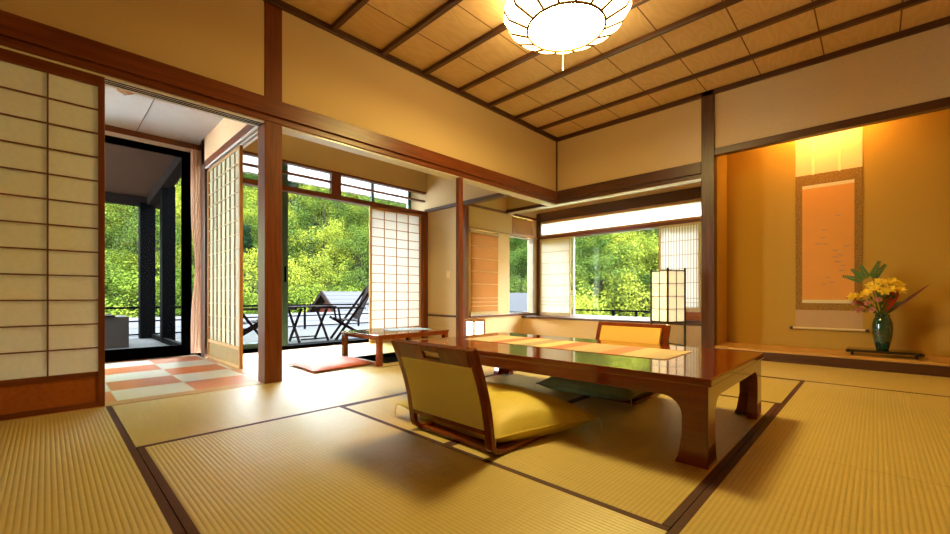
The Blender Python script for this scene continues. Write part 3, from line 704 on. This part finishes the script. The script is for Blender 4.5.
# ------------------------------------------------------------------ legless chairs (zaisu)
SLOT = flat('lit_pad_plug', (0.80, 0.60, 0.34), rough=.6)  # lit tone of the shaded pad, put into a plug filling the slot
def zaisu(ox, oy, rz, label, fabm, padm):
    o = thing('legless_chair', (ox, oy, 0), label, 'legless chair', 'legless chairs at the big table', rz)
    def bld(m, name, mt, **k):
        # built in local space
        me = m.mesh(name, mt, k.get('smooth', False)); q = bpy.data.objects.new(name, me); COL.objects.link(q); q.parent = o
        if k.get('bev'):
            b = q.modifiers.new('edge', 'BEVEL'); b.width = k['bev']; b.segments = 2; b.limit_method = 'ANGLE'; b.angle_limit = R(40)
        return q
    W = .275
    # centre line of the side in (y, z): y forward (towards the table) is +
    path = [(-.125, .460), (-.098, .40), (-.066, .32), (-.036, .22), (-.018, .12), (-.012, .06), (.0, .028), (.04, .012), (.10, .010), (.48, .010)]
    def strip(x0, x1, t0, t1, pts):
        out = []; inn = []
        for i, (y, z) in enumerate(pts):
            a = pts[max(i - 1, 0)]; b = pts[min(i + 1, len(pts) - 1)]
            d = Vector((b[0] - a[0], b[1] - a[1])).normalized(); nn = Vector((d.y, -d.x))
            t = t0 + (t1 - t0) * i / (len(pts) - 1)
            out.append((y - nn.x * t / 2, z - nn.y * t / 2)); inn.append((y + nn.x * t / 2, z + nn.y * t / 2))
        m = MB(); n = len(pts); vs = []
        for x in (x0, x1):
            vs += [(x, y, max(z, .002)) for y, z in out]; vs += [(x, y, max(z, .002)) for y, z in inn]
        fs = []
        for i in range(n - 1):
            fs += [(i, i + 1, n + i + 1, n + i), (2 * n + i, 3 * n + i, 3 * n + i + 1, 2 * n + i + 1), (i, 2 * n + i, 2 * n + i + 1, i + 1), (n + i, n + i + 1, 3 * n + i + 1, 3 * n + i)]
        fs += [(0, n, 3 * n, 2 * n), (n - 1, 3 * n - 1, 4 * n - 1, 2 * n - 1)]
        return m.add(vs, fs)
    # smooth the path
    def smooth(pts, k=3):
        for _ in range(k):
            q = [pts[0]]
            for a, b in zip(pts, pts[1:]): q += [(a[0] * .75 + b[0] * .25, a[1] * .75 + b[1] * .25), (a[0] * .25 + b[0] * .75, a[1] * .25 + b[1] * .75)]
            pts = q + [pts[-1]]
        return pts
    sp = smooth(path, 2)
    for s in (-1, 1):
        x0, x1 = (-W, -W + .038) if s < 0 else (W - .038, W)
        bld(strip(x0, x1, .030, .018, sp), 'side_frame', ZWOOD, smooth=False, bev=.004)
    def yat(z):
        if z >= path[0][1]: return path[0][0]
        for a, b in zip(path, path[1:]):
            if b[1] <= z <= a[1]: return a[0] + (b[0] - a[0]) * (a[1] - z) / (a[1] - b[1] + 1e-9)
        return 0
    # top rail with a slot: two bars and ends
    def slab(x0, x1, z0, z1, t, dy=0, n=1):
        m = MB(); pts = [(yat(z1 + (z0 - z1) * i / 6) + dy, z1 + (z0 - z1) * i / 6) for i in range(7)]
        return strip(x0, x1, t, t, pts)
    hx = .055
    bld(slab(-W + .038, -hx, .385, .459, .028), 'top_rail', ZWOOD, bev=.003)
    bld(slab(hx, W - .038, .385, .459, .028), 'top_rail', ZWOOD, bev=.003)
    bld(slab(-hx, hx, .430, .459, .028), 'top_rail', ZWOOD, bev=.003)
    bld(slab(-hx, hx, .385, .402, .028), 'top_rail', ZWOOD, bev=.003)
    bld(slab(-W + .038, W - .038, .115, .390, .014, dy=-.006), 'back_panel', fabm)
    bld(slab(-W + .045, W - .045, .120, .436, .026, dy=.027), 'back_pad', padm, bev=.008)
    bld(slab(-hx, hx, .402, .430, .010, dy=.004), 'lit_slot_plug', SLOT)
    bld(slab(-W + .038, W - .038, .095, .122, .026), 'lower_rail', ZWOOD, bev=.003)
    bld(MB().box(-W + .038, W - .038, .02, .05, .004, .02), 'floor_rail', ZWOOD, bev=.002)
    bld(MB().box(-W + .038, W - .038, .05, .48, .006, .013), 'seat_board', ZWOOD)
    return o
zaisu(-1.40, 1.285, 0, 'near legless bentwood chair with an olive fabric back', FABB, flat('tan_pad', (0.6, 0.42, 0.2)))
zaisu(-1.33, 2.98, math.pi, 'far legless chair with an orange padded back behind the big table', FABB, FABO)

# ------------------------------------------------------------------ tall paper floor lamp (andon)
def andon(cx, cy, r, rz, z0, z1, label, rows, cols, glow, extra=0.03, wall=.016, ptop=True, name='floor_lamp', dark=None):
    dark = dark or BLKLAC
    o = thing(name, (cx, cy, 0), label, 'lamp')
    P = [(cx + r * math.cos(rz + k * math.pi / 2), cy + r * math.sin(rz + k * math.pi / 2)) for k in range(4)]
    for k in range(4):
        p = P[k]; m = MB().bar((p[0], p[1], .0), (p[0], p[1], z1 + extra), wall, wall, up=(math.cos(rz + math.pi / 4), math.sin(rz + math.pi / 4), 0)); m.build('post', dark, o)
    for k in range(4):
        a, b = P[k], P[(k + 1) % 4]; d = Vector((b[0] - a[0], b[1] - a[1], 0)); L = d.length; d.normalize()
        m = MB()
        for z in (z0, z1): m.bar((a[0], a[1], z), (b[0], b[1], z), .008, .012)
        MB().bar((a[0], a[1], .12 if z0 > .2 else .03), (b[0], b[1], .12 if z0 > .2 else .03), .010, .012).build('stretcher', dark, o)
        for j in range(1, rows): m.bar((a[0], a[1], z0 + (z1 - z0) * j / rows), (b[0], b[1], z0 + (z1 - z0) * j / rows), .008, .006)
        for j in range(1, cols):
            q = Vector((a[0], a[1], 0)) + d * L * j / cols; m.bar((q.x, q.y, z0), (q.x, q.y, z1), .008, .008)
        m.build('lattice', dark, o)
        nin = Vector((cx - (a[0] + b[0]) / 2, cy - (a[1] + b[1]) / 2, 0)).normalized() * .006
        A = Vector((a[0], a[1], 0)) + nin; B_ = Vector((b[0], b[1], 0)) + nin
        MB().add([(A.x, A.y, z0), (B_.x, B_.y, z0), (B_.x, B_.y, z1), (A.x, A.y, z1)], [(0, 1, 2, 3)]).build('paper_panel', glow, o)
    return o
GLOW = emis('paper_lamp_glow', (1.0, 0.82, 0.52), 0.75)
andon(-1.685, 4.87, .172, R(-71.3), .385, .95, 'tall black framed paper floor lamp in front of the picture window', 4, 2, GLOW)
o = andon(-4.12, 4.26, .135, R(-52), .06, .315, 'small glowing paper lantern in the corner behind the tables', 1, 1, emis('lantern_glow', (1.0, 0.92, 0.72), 2.6), extra=.0, name='table_lantern', dark=ZWOOD)
q = MB().lathe([(0, 0), (.15, 0), (.15, .02), (0, .02)], (0, 0, 0), 4).build('lid', OR, None); q.parent = o; q.location = (0, 0, .322); q.rotation_euler = (0, 0, R(-52))

# ------------------------------------------------------------------ alcove: scroll, board, vase, flowers
YT = 5.70
o = thing('hanging_scroll', (-.36, YT - .01, 2.33), 'hanging scroll with small flying birds on the alcove wall', 'hanging scroll')
y = YT - .006
MNT = flat('patterned_brocade', (0.26, 0.125, 0.016), rough=.8, var=.4, scale=70)
CREAM = flat('cream_silk', (0.68, 0.55, 0.28), rough=.8, var=.03); PINKP = flat('peach_painting_silk', (0.68, 0.28, 0.045), rough=.8, var=.04, scale=3); SILK2 = flat('tan_silk', (0.48, 0.29, 0.12), rough=.8, var=.04)
box(-.63, -.095, y - .002, y, 1.97, 2.56).build('top_silk', CREAM, o)
box(-.63, -.095, y - .003, y, .52, 1.97).build('brocade_mount', MNT, o)
box(-.63, -.095, y - .002, y, .33, .52).build('bottom_silk', SILK2, o)
box(-.572, -.155, y - .005, y - .003, .595, 1.855).build('silk_border', CREAM, o)
pt = box(-.572, -.155, y - .007, y - .005, .63, 1.82).build('painting', PINKP, o)
for xx in (-.48, -.27): box(xx - .011, xx + .011, y - .008, y - .003, 1.965, 2.56).build('hanging_strip', flat('strip_silk', (0.86, 0.72, 0.36)), o)
MB().tube([(-.655, y - .012, .325), (-.07, y - .012, .325)], .012, 12).build('roller', CREAM, o)
for xx in (-.665, -.06): MB().tube([(xx - .014, y - .012, .325), (xx + .014, y - .012, .325)], .017, 12).build('roller_knob', DZ, o)
BIRD = flat('grey_bird_ink', (0.30, 0.20, 0.13)); m = MB()
birds = [(-.28, 1.50), (-.39, 1.36), (-.40, 1.28), (-.44, 1.22), (-.38, 1.21), (-.28, 1.02), (-.24, .98), (-.26, 1.09), (-.21, 1.18), (-.30, 1.14), (-.25, .93), (-.36, .86), (-.33, .81), (-.39, .79), (-.30, 1.07)]
rnd = random.Random(5)
for bx_, bz in birds:
    s = rnd.uniform(.8, 1.1); yy = y - .0078
    pts = [(-.030, .006), (-.014, .012), (0, .002), (.016, .011), (.030, .003), (.014, .004), (0, -.006), (-.012, .003)]
    m.add([(bx_ + p[0] * s, yy, bz + p[1] * s) for p in pts] + [(bx_ + p[0] * s, yy + .0006, bz + p[1] * s) for p in pts], [tuple(range(8)), tuple(reversed(range(8, 16)))])
m.build('painted_birds', BIRD, pt)
MOON = flat('grey_green_ink', (0.45, 0.42, 0.3)); MB().lathe([(0, 0), (.014, 0), (.014, .0006), (0, .0006)], (0, 0, 0), 16)
# flower board
o = thing('display_board', (.05, 5.40, .115), 'low black lacquer display board under the vase', 'stand')
box(-.19, .29, 5.27, 5.52, .146, .170).build('board_top', BLKLAC, o, bev=.006)
for xx in (-.17, .25): box(xx, xx + .02, 5.29, 5.50, .1155, .146).build('foot', BLKLAC, o)
MB().tube([(-.19, 5.27, .156), (-.19, 5.52, .156)], .017, 10).build('rolled_edge', BLKLAC, o)
MB().tube([(.29, 5.27, .156), (.29, 5.52, .156)], .017, 10).build('rolled_edge', BLKLAC, o)
VX, VY, VZ = .045, 5.42, .1705
o = thing('flower_vase', (VX, VY, VZ), 'dark green glazed ceramic vase on the black board', 'vase')
VG = flat('dark_green_glaze', (0.012, 0.055, 0.035), rough=.08, spec=.8, var=.4, scale=20, coat=.6)
MB().lathe([(0, 0), (.042, 0), (.045, .012), (.055, .05), (.068, .12), (.073, .19), (.070, .25), (.058, .29), (.050, .305), (.053, .325), (.050, .327), (.046, .305), (.05, .25), (.0, .24)], (VX, VY, VZ), 40).build('body', VG, o, smooth=True)
LEAFG = flat('flower_leaf_green', (0.06, 0.13, 0.02), rough=.5, var=.3); LEAFR = flat('dark_red_leaf', (0.16, 0.03, 0.02), rough=.4, var=.3)
YEL = flat('yellow_petals', (0.85, 0.58, 0.03), rough=.5, var=.15); PNK = flat('pink_petals', (0.55, 0.22, 0.18), rough=.5, var=.2); REDF = flat('red_spathe', (0.55, 0.05, 0.02), rough=.35, var=.2)
def petal(m, c, d, up, L, w, curl=.3):
    d = Vector(d).normalized(); up = Vector(up); s = d.cross(up).normalized(); up = s.cross(d).normalized(); c = Vector(c)
    pts = []; n = 4
    for i in range(n + 1):
        t = i / n; ww = w * math.sin(math.pi * (t * .85 + .1)); p = c + d * L * t + up * (curl * L * (t * t))
        pts.append([p - s * ww / 2, p + up * (-.1 * w), p + s * ww / 2])
    return m.sheet(pts)
rnd = random.Random(11)
def flower(kind, tip, size, label, group):
    t = Vector(tip); base = Vector((VX + rnd.uniform(-.02, .02), VY + rnd.uniform(-.02, .02), VZ + .30))
    nm = {'y': 'yellow_flower', 'p': 'pink_flower'}[kind]
    o = thing(nm, base, label, 'flower', group)
    mid = base.lerp(t, .5) + Vector((0, 0, .03))
    MB().tube([base, mid, t], .0035, 6).build('stem', LEAFG, o)
    m = MB(); ax = (t - mid).normalized(); ax = (ax + Vector((0, -.8, .2))).normalized()
    a = ax.cross(Vector((0, 0, 1))).normalized(); b = ax.cross(a)
    n = 6 if kind == 'y' else 8
    for ring, (cnt, el, sc) in enumerate(((n, .35, 1.0), (n, .9, .75))):
        for k in range(cnt):
            th = 2 * math.pi * (k + ring * .5) / cnt
            d = (a * math.cos(th) + b * math.sin(th)) * math.cos(el) + ax * math.sin(el)
            petal(m, t, d, ax, size * sc, size * .5, -.15 if kind == 'y' else .35)
    m.build('petals', YEL if kind == 'y' else PNK, o, solid=.0008)
    m = MB(); petal(m, mid, (rnd.uniform(-1, 1), rnd.uniform(-1, 0), .4), (0, 0, 1), .07, .018); petal(m, base.lerp(t, .7), (rnd.uniform(-1, 1), -.5, .2), (0, 0, 1), .06, .016)
    m.build('leaves', LEAFG, o, solid=.0008)
    return o
ypos = [(-.06, 5.36, .70), (.0, 5.34, .74), (.05, 5.33, .79), (.11, 5.34, .80), (.15, 5.37, .77), (-.12, 5.38, .66), (.06, 5.31, .71), (-.16, 5.36, .66), (.02, 5.38, .80), (.10, 5.30, .73), (-.03, 5.40, .77), (.16, 5.33, .72)]
YL = ['in the middle left of the bouquet', 'below the fern at the centre', 'at the upper centre', 'at the upper right', 'at the far right', 'low on the left side', 'low at the centre', 'furthest left of all', 'topmost at the back', 'in front at the right', 'at the back beside the fern', 'lowest on the right edge']
for p, l in zip(ypos, YL): flower('y', p, .05, 'yellow bloom in the green vase, ' + l, 'yellow blooms in the vase')
ppos = [(-.14, 5.36, .60), (-.09, 5.32, .55), (-.05, 5.30, .60), (-.02, 5.31, .54), (-.11, 5.36, .53), (.02, 5.29, .63)]
PL = ['furthest left under the yellow ones', 'lowest but one on the left', 'in front of the stems', 'just above the vase mouth', 'lowest on the left', 'nearest the red flower']
for p, l in zip(ppos, PL): flower('p', p, .032, 'small dusty pink bloom in the green vase, ' + l, 'pink blooms in the vase')
def leafspray(name, tip, w, mt, label, cat='leaf', bend=.05, n=10):
    base = Vector((VX, VY, VZ + .30)); t = Vector(tip); o = thing(name, base, label, cat)
    pts = []; dirn = (t - base); s = dirn.cross(Vector((0, 1, 0))).normalized()
    MB().tube([base, base.lerp(t, .25)], .004, 6).build('stem', LEAFG, o)
    for i in range(n + 1):
        q = i / n; p = base.lerp(t, .2 + .8 * q) + Vector((0, 0, bend * math.sin(q * math.pi))); ww = w * math.sin(math.pi * min(1, q * .9 + .08)); pts.append([p - s * ww / 2, p + Vector((0, .006, 0)), p + s * ww / 2])
    MB().sheet(pts).build('blade', mt, o, smooth=True, solid=.001); return o
leafspray('long_leaf', (.34, 5.36, .775), .022, LEAFR, 'long dark red leaf reaching furthest right from the vase', bend=.0)
leafspray('long_leaf', (.26, 5.36, .68), .024, LEAFR, 'shorter dark leaf below the long red one', bend=.01)
leafspray('long_leaf', (.18, 5.38, .62), .04, LEAFG, 'dark green leaf leaning right out of the vase', bend=.02)
leafspray('red_spathe', (.15, 5.33, .72), .085, REDF, 'broad red flower at the right of the bouquet', 'flower')
leafspray('long_leaf', (-.21, 5.36, .655), .03, flat('crimson_tip', (0.3, 0.02, 0.03)), 'crimson pointed leaf at the left of the bouquet', bend=.03)
o = thing('fern_sprig', (VX, VY, VZ + .30), 'feathery green fern sprig rising above the yellow blooms', 'fern')
b0 = Vector((VX, VY, VZ + .30)); t0 = Vector((-.03, 5.37, .89)); MB().tube([b0, t0], .003, 6).build('stem', LEAFG, o)
for side in ((-.22, 5.38, .86), (-.10, 5.35, .95), (.02, 5.34, .98), (.06, 5.37, .95), (-.16, 5.4, .92)):
    m = MB(); s0 = Vector((-.04, 5.37, .80)); s1 = Vector(side)
    for k in range(9):
        q = k / 8; p = s0.lerp(s1, .25 + .75 * q); d = (s1 - s0).normalized(); pr = d.cross(Vector((0, 1, 0))).normalized(); L = .045 * (1 - q * .6)
        petal(m, p, d + pr * .9, (0, -1, 0), L, .014, 0); petal(m, p, d - pr * .9, (0, -1, 0), L, .014, 0)
    m.build('frond', LEAFG, o)

# ------------------------------------------------------------------ outside: deck
DZ0 = -.10
struct('floor.005', MB().box(-9.7, -5.66, -3.0, 7.0, -.30, DZ0), CONC, 'grey tiled deck outside the glass doors')
ev = MB(); ev.add([(-5.66, -3.0, 2.95), (-5.66, 1.55, 2.95), (-9.9, 1.55, 2.45), (-9.9, -3.0, 2.45), (-5.66, -3.0, 3.0), (-5.66, 1.55, 3.0), (-9.9, 1.55, 2.50), (-9.9, -3.0, 2.50)], [(0, 1, 2, 3), (4, 7, 6, 5), (0, 4, 5, 1), (1, 5, 6, 2), (2, 6, 7, 3), (3, 7, 4, 0)])
struct('ceiling.006', ev, EAVE, 'brown boarded eave over the corridor deck')
trim(MB().bar((-5.7, 1.42, 2.86), (-9.8, 1.33, 2.38), .12, .18), OUTW, 'timber eave beam running out to the corner post')
trim(MB().bar((-9.62, -3.0, 2.38), (-9.62, 1.5, 2.38), .12, .16), OUTW, 'dark eave beam along the deck edge')
trim(MB().box(-9.72, -9.50, 1.17, 1.39, DZ0, 2.35), BLACK, 'black corner post of the deck')
trim(MB().box(-8.62, -8.42, 1.32, 1.50, DZ0, 2.50), BLACK, 'black deck post nearer the house')
rl = thing('deck_railing', (-9.6, 2, DZ0), 'dark metal railing along the deck edge', 'railing')
MB().box(-9.63, -9.57, -3, 7, .44, .475).build('top_rail', BLACK, rl)
MB().box(-9.615, -9.585, -3, 7, .20, .225).build('middle_rail', BLACK, rl)
MB().box(-9.615, -9.585, -3, 7, -.04, -.015).build('bottom_rail', BLACK, rl)
for yy in (-2, -.6, 2.8, 4.2, 5.6, 6.9): box(-9.62, -9.58, yy - .02, yy + .02, DZ0, .44).build('railing_post', BLACK, rl)
trim(MB().box(-9.5, -5.66, 1.33, 1.39, DZ0, -.02), BLACK, 'dark low kerb across the deck')
# railing beyond the far window
rl = thing('window_railing', (-2.5, 7.0, 0), 'black railing outside the picture window', 'railing')
MB().box(-4.4, -.5, 6.88, 6.92, .40, .425).build('top_rail', BLACK, rl)
for xx in (-4.1, -3.3, -2.9, -1.2): box(xx - .02, xx + .02, 6.88, 6.92, -.3, .40).build('railing_post', BLACK, rl)
# tub on deck
o = thing('wooden_tub', (-8.3, .65, DZ0), 'square hot tub with a dark lid on the deck', 'tub')
box(-8.75, -8.05, .30, .86, DZ0, .36).build('tub_body', flat('grey_tan_boards', (0.020, 0.015, 0.012), spec=.05, var=.2), o)
box(-8.77, -8.03, .28, .70, .36, .385).build('lid', OUTW, o)
# folding table and chairs on the deck
def deck_table(cx, cy, label):
    o = thing('folding_table', (cx, cy, DZ0), label, 'table')
    h = .60
    for k in range(7): box(cx - .30 + k * .088, cx - .30 + k * .088 + .07, cy - .36, cy + .36, DZ0 + h - .02, DZ0 + h).build('top_slat', BRONZE, o)
    MB().box(cx - .30, cx + .30, cy - .36, cy - .32, DZ0 + h - .05, DZ0 + h - .02).box(cx - .30, cx + .30, cy + .32, cy + .36, DZ0 + h - .05, DZ0 + h - .02).build('apron', BRONZE, o)
    for s in (-1, 1):
        y = cy + s * .22
        MB().bar((cx - .23, y, DZ0 + .01), (cx + .23, y, DZ0 + h - .04), .025, .04).build('leg', BRONZE, o)
        MB().bar((cx + .23, y + .026 * s, DZ0 + .01), (cx - .23, y + .026 * s, DZ0 + h - .04), .025, .04).build('leg', BRONZE, o)
    for xx in (-.23, .23): MB().bar((cx + xx, cy - .22, DZ0 + .06), (cx + xx, cy + .22, DZ0 + .06), .02, .02).build('stretcher', BRONZE, o)
    return o
deck_table(-6.95, 3.10, 'dark folding table with crossed legs on the deck')
def deck_chair(cx, cy, rz, label):
    o = thing('folding_chair', (cx, cy, DZ0), label, 'chair', 'folding chairs on the deck', rz)
    def L(m, nm):
        me = m.mesh(nm, BRONZE); q = bpy.data.objects.new(nm, me); COL.objects.link(q); q.parent = o; return q
    w = .27
    for k in range(6): L(MB().bar((-w, -.05 + k * .072, .335 + .008 * k), (w, -.05 + k * .072, .335 + .008 * k), .06, .015, up=(0, 0, 1)), 'seat_slat')
    for s in (-1, 1):
        L(MB().bar((s * w, .34, .0), (s * w, -.32, .95), .022, .04), 'back_post')
        L(MB().bar((s * (w - .03), -.28, .0), (s * (w - .03), .36, .40), .022, .04), 'leg')
        L(MB().bar((s * (w + .02), -.18, .56), (s * (w + .02), .30, .56), .05, .02), 'armrest')
        L(MB().bar((s * (w + .02), .28, .56), (s * (w + .02), .24, .33), .02, .03), 'arm_support')
    for k in range(8):
        t = k / 7; L(MB().bar((-w + .02 + t * (2 * w - .04), -.06, .36), (-w + .02 + t * (2 * w - .04), -.31, .95), .066, .012, up=(0, 1, 0)), 'back_slat')
    L(MB().bar((-w, -.325, .95), (w, -.325, .95), .03, .06), 'top_rail')
    return o
deck_chair(-6.72, 3.80, R(160), 'dark high backed folding chair at the right of the deck table')
deck_chair(-7.2, 2.15, R(-15), 'dark folding chair seen between the post and the pale shoji')

# lower roof and gabled outbuilding
o = thing('lower_roof', (-12, 5, -2), 'pale grey metal roof just beyond the deck railing', 'roof')
MB().add([(-9.95, -6, -.42), (-9.95, 14, -.42), (-12.6, 14, .16), (-12.6, -6, .16), (-9.95, -6, -.50), (-9.95, 14, -.50), (-12.6, 14, .08), (-12.6, -6, .08)], [(0, 1, 2, 3), (4, 7, 6, 5), (0, 4, 5, 1), (1, 5, 6, 2), (2, 6, 7, 3), (3, 7, 4, 0)]).build('roof_sheet', ROOFS, o)
MB().box(-12.5, -10.05, -5.9, 13.9, -4.0, -.51).build('wall', GABLE, o)
gx, gy0, gy1, gz = -14.0, 6.75, 11.5, .84
o = thing('outbuilding', (gx, 8.5, -4), 'small gabled outbuilding with a pale grey roof', 'building')
MB().prism([(gx - 1.25, -4), (gx + 1.25, -4), (gx + 1.25, gz - .95), (gx, gz - .06), (gx - 1.25, gz - .95)], 'y', gy0 + .3, gy1).build('wall', GABLE, o)
MB().prism([(gx, gz), (gx + 1.6, gz - 1.10), (gx + 1.6, gz - 1.17), (gx, gz - .07)], 'y', gy0, gy1 + .2).prism([(gx, gz), (gx - 1.6, gz - 1.10), (gx - 1.6, gz - 1.17), (gx, gz - .07)], 'y', gy0, gy1 + .2).build('roof', ROOFS, o)
MB().prism([(gx, gz + .01), (gx + 1.62, gz - 1.10), (gx + 1.62, gz - 1.24), (gx, gz - .13)], 'y', gy0 - .06, gy0).prism([(gx, gz + .01), (gx - 1.62, gz - 1.10), (gx - 1.62, gz - 1.24), (gx, gz - .13)], 'y', gy0 - .06, gy0).build('verge_board', OUTW, o)
# neighbour roof seen through the narrow window
o = thing('neighbour_roof', (-10, 12.5, -1), 'pale roof with a dark gutter seen through the narrow window', 'roof')
MB().add([(-13.0, 11.5, .13), (-8.0, 11.5, .13), (-8.0, 13.5, .80), (-13.0, 13.5, .80), (-13.0, 11.5, .06), (-8.0, 11.5, .06), (-8.0, 13.5, .73), (-13.0, 13.5, .73)], [(0, 1, 2, 3), (4, 7, 6, 5), (0, 4, 5, 1), (1, 5, 6, 2), (2, 6, 7, 3), (3, 7, 4, 0)]).build('roof_sheet', SLATE, o)
MB().box(-13.0, -8.0, 11.35, 11.5, -.05, .10).build('gutter', BLACK, o)
MB().box(-12.9, -8.1, 11.6, 13.4, -4, .05).build('wall', GABLE, o)

# ------------------------------------------------------------------ hillside and trees
def hz(x, y):
    r = math.hypot(x, y)
    h = -4.0
    if r > 17: h += (r - 17) * .50
    h += 1.5 * noise.noise(Vector((x * .05, y * .05, 1))) * min(1, max(0, (r - 12) / 10))
    return h
GR = flat('forest_floor', (0.03, 0.05, 0.01), rough=.9, var=.4, scale=.8)
g = []
for i in range(46):
    r = 9 + i * 2.1; row = []
    for j in range(49):
        a = R(90 - 45 + j * 3.6)  # azimuth
        x, y = r * math.cos(a), r * math.sin(a)
        row.append((x, y, hz(x, y) if r > 9.5 else -5))
    g.append(row)
o = MB().sheet(g).build('hillside', GR, smooth=True); tag(o, 'steep wooded hillside behind the building', None, None, 'structure')
def leafmat(name, c1, c2, t=.25):
    m, nt, b = new_mat(name)
    oi = N(nt, 'ShaderNodeObjectInfo'); n = N(nt, 'ShaderNodeTexNoise'); n.inputs['Scale'].default_value = .9; n.inputs['Detail'].default_value = 3
    nt.links.new(coords(nt), n.inputs['Vector'])
    f = math_n(nt, 'MULTIPLY_ADD', oi.outputs['Random'], .5, math_n(nt, 'MULTIPLY', n.outputs['Fac'], .6))
    c = ramp(nt, f, [(0.25, c1), (0.85, c2)])
    d = N(nt, 'ShaderNodeBsdfDiffuse'); tr = N(nt, 'ShaderNodeBsdfTranslucent'); mx = N(nt, 'ShaderNodeMixShader'); mx.inputs[0].default_value = t
    nt.links.new(c, d.inputs[0]); nt.links.new(c, tr.inputs[0]); nt.links.new(d.outputs[0], mx.inputs[1]); nt.links.new(tr.outputs[0], mx.inputs[2])
    nt.links.new(mx.outputs[0], nt.nodes['Material Output'].inputs[0]); return m
LM1 = leafmat('bright_leaves', (0.030, 0.048, 0.006), (0.110, 0.118, 0.014)); LM2 = leafmat('mid_leaves', (0.010, 0.023, 0.004), (0.038, 0.054, 0.010)); LM3 = leafmat('dark_leaves', (0.003, 0.008, 0.004), (0.009, 0.019, 0.008), .15)
BARK = flat('bark', (0.012, 0.009, 0.007), rough=.9, spec=.02, var=.3)
def make_tree(seed, kind, n=13000):
    rnd = random.Random(seed); m = MB()
    H = {'b': 9.0, 'm': 10.0, 'c': 11.0, 'y': 6.0}[kind]; Rr = {'b': 3.6, 'm': 4.0, 'c': 2.4, 'y': 3.0}[kind]
    clumps = []
    for _ in range(70):
        if kind == 'c':
            z = rnd.random() ** .8; rad = Rr * (1 - z) * rnd.uniform(.5, 1) + .15; a = rnd.uniform(0, 6.28)
            clumps.append((Vector((rad * math.cos(a), rad * math.sin(a), H * (.12 + .88 * z))), .7))
        else:
            d = Vector((rnd.gauss(0, 1), rnd.gauss(0, 1), rnd.gauss(0, 1))).normalized()
            q = rnd.uniform(.55, 1.0)
            clumps.append((Vector((d.x * Rr * q, d.y * Rr * q, H * .56 + d.z * H * .42 * q)), rnd.uniform(.6, 1.25)))
    V = []; F = []
    for i in range(n):
        c, cr = clumps[rnd.randrange(len(clumps))]
        d = Vector((rnd.gauss(0, 1), rnd.gauss(0, 1), rnd.gauss(0, .55)))
        d = d.normalized() * cr * rnd.random() ** .4
        p = c + d; s = rnd.uniform(.05, .105) if kind == 'y' else rnd.uniform(.065, .13)
        nn = Vector((rnd.gauss(0, .6), rnd.gauss(0, .6), 1)).normalized(); a = nn.cross(Vector((rnd.random(), rnd.random(), .1))).normalized(); b = nn.cross(a)
        o = len(V); V += [p - a * s, p + b * s * .55, p + a * s, p - b * s * .55]; F.append((o, o + 1, o + 2, o + 3))
    me = bpy.data.meshes.new('foliage'); me.from_pydata([tuple(v) for v in V], [], F); me.materials.append({'b': LM1, 'y': LM1, 'm': LM2, 'c': LM3}[kind]); me.update()
    t = MB().tube([(0, 0, -1), (0.1, 0, H * .3), (0, .1, H * .8)], [.22, .16, .05], 8)
    for _ in range(7):
        a = rnd.uniform(0, 6.28); z = H * rnd.uniform(.25, .6); t.tube([(0, 0, z), (Rr * .6 * math.cos(a), Rr * .6 * math.sin(a), z + H * .2)], [.07, .02], 5)
    tm = t.mesh('trunk', BARK)
    return me, tm
PRO = {k: [make_tree(10 * i + ord(k), k) for i in range(2)] for k in 'bmcy'}
rnd = random.Random(21)
ZONES = ((8, 33, 'beyond the wide picture window'), (33, 44, 'beyond the narrow corner window'), (53, 76, 'beyond the veranda doors'), (76, 101, 'beyond the corridor glass door'))
ROWS = ((0, 36, 'at the foot of the slope'), (36, 62, 'halfway up the slope'), (62, 999, 'high on the slope'))
KN = {'b': ('bright yellow green broadleaf tree', 'broadleaf_tree'), 'm': ('mid green broadleaf tree', 'broadleaf_tree'), 'c': ('dark green conifer', 'conifer_tree'), 'y': ('low yellow green tree', 'small_tree')}
def put(kind, az, r, s):
    zone = [z[2] for z in ZONES if z[0] <= az < z[1]]
    row = [z[2] for z in ROWS if z[0] <= r < z[1]][0]
    if not zone: return
    x, y = r * math.cos(R(90 + az)), r * math.sin(R(90 + az))
    me, tm = PRO[kind][rnd.randrange(2)]; lab, nm = KN[kind]
    t = bpy.data.objects.new(nm, None); COL.objects.link(t); t.location = (x, y, hz(x, y) - .2); t.rotation_euler = (0, 0, rnd.uniform(0, 6.28)); t.scale = (s, s, s * rnd.uniform(.9, 1.15))
    tag(t, '%s %s %s' % (lab, row, zone[0]), 'tree', '%ss %s %s' % (lab, row, zone[0]))
    a = bpy.data.objects.new('foliage', me); COL.objects.link(a); a.parent = t
    b = bpy.data.objects.new('trunk', tm); COL.objects.link(b); b.parent = t
for az in range(10, 100, 5):
    put('y', az + rnd.uniform(-1, 1), rnd.uniform(17.5, 18.5), rnd.uniform(.5, .7)); put('m' if az % 10 else 'y', az + 2.5 + rnd.uniform(-1, 1), rnd.uniform(20.5, 22), rnd.uniform(.4, .5) if az % 10 else rnd.uniform(.65, .8))
r = 24.0
while r < 92:
    sc = min(1.0, max(.5, r / 60))
    step = math.degrees((4.5 if r < 40 else 5.3) * sc / r)
    az = 8 + rnd.uniform(0, step)
    while az < 101:
        rr = r + rnd.uniform(-.3, .3) * 5 * sc
        k = rnd.choices('bmc', (6, 3, 1) if r < 36 else ((2, 5, 5) if r < 62 else (4, 5, 3)))[0]
        if 53 < az < 68 and r > 46: k = rnd.choices('bmc', (1, 3, 6))[0]
        elif 18 < az < 33 and r > 46: k = rnd.choices('bmc', (1, 4, 5))[0]
        put(k, az + rnd.uniform(-.2, .2) * step, rr, rnd.uniform(.75, 1.1) * sc); az += step
    r += 5.6 * sc
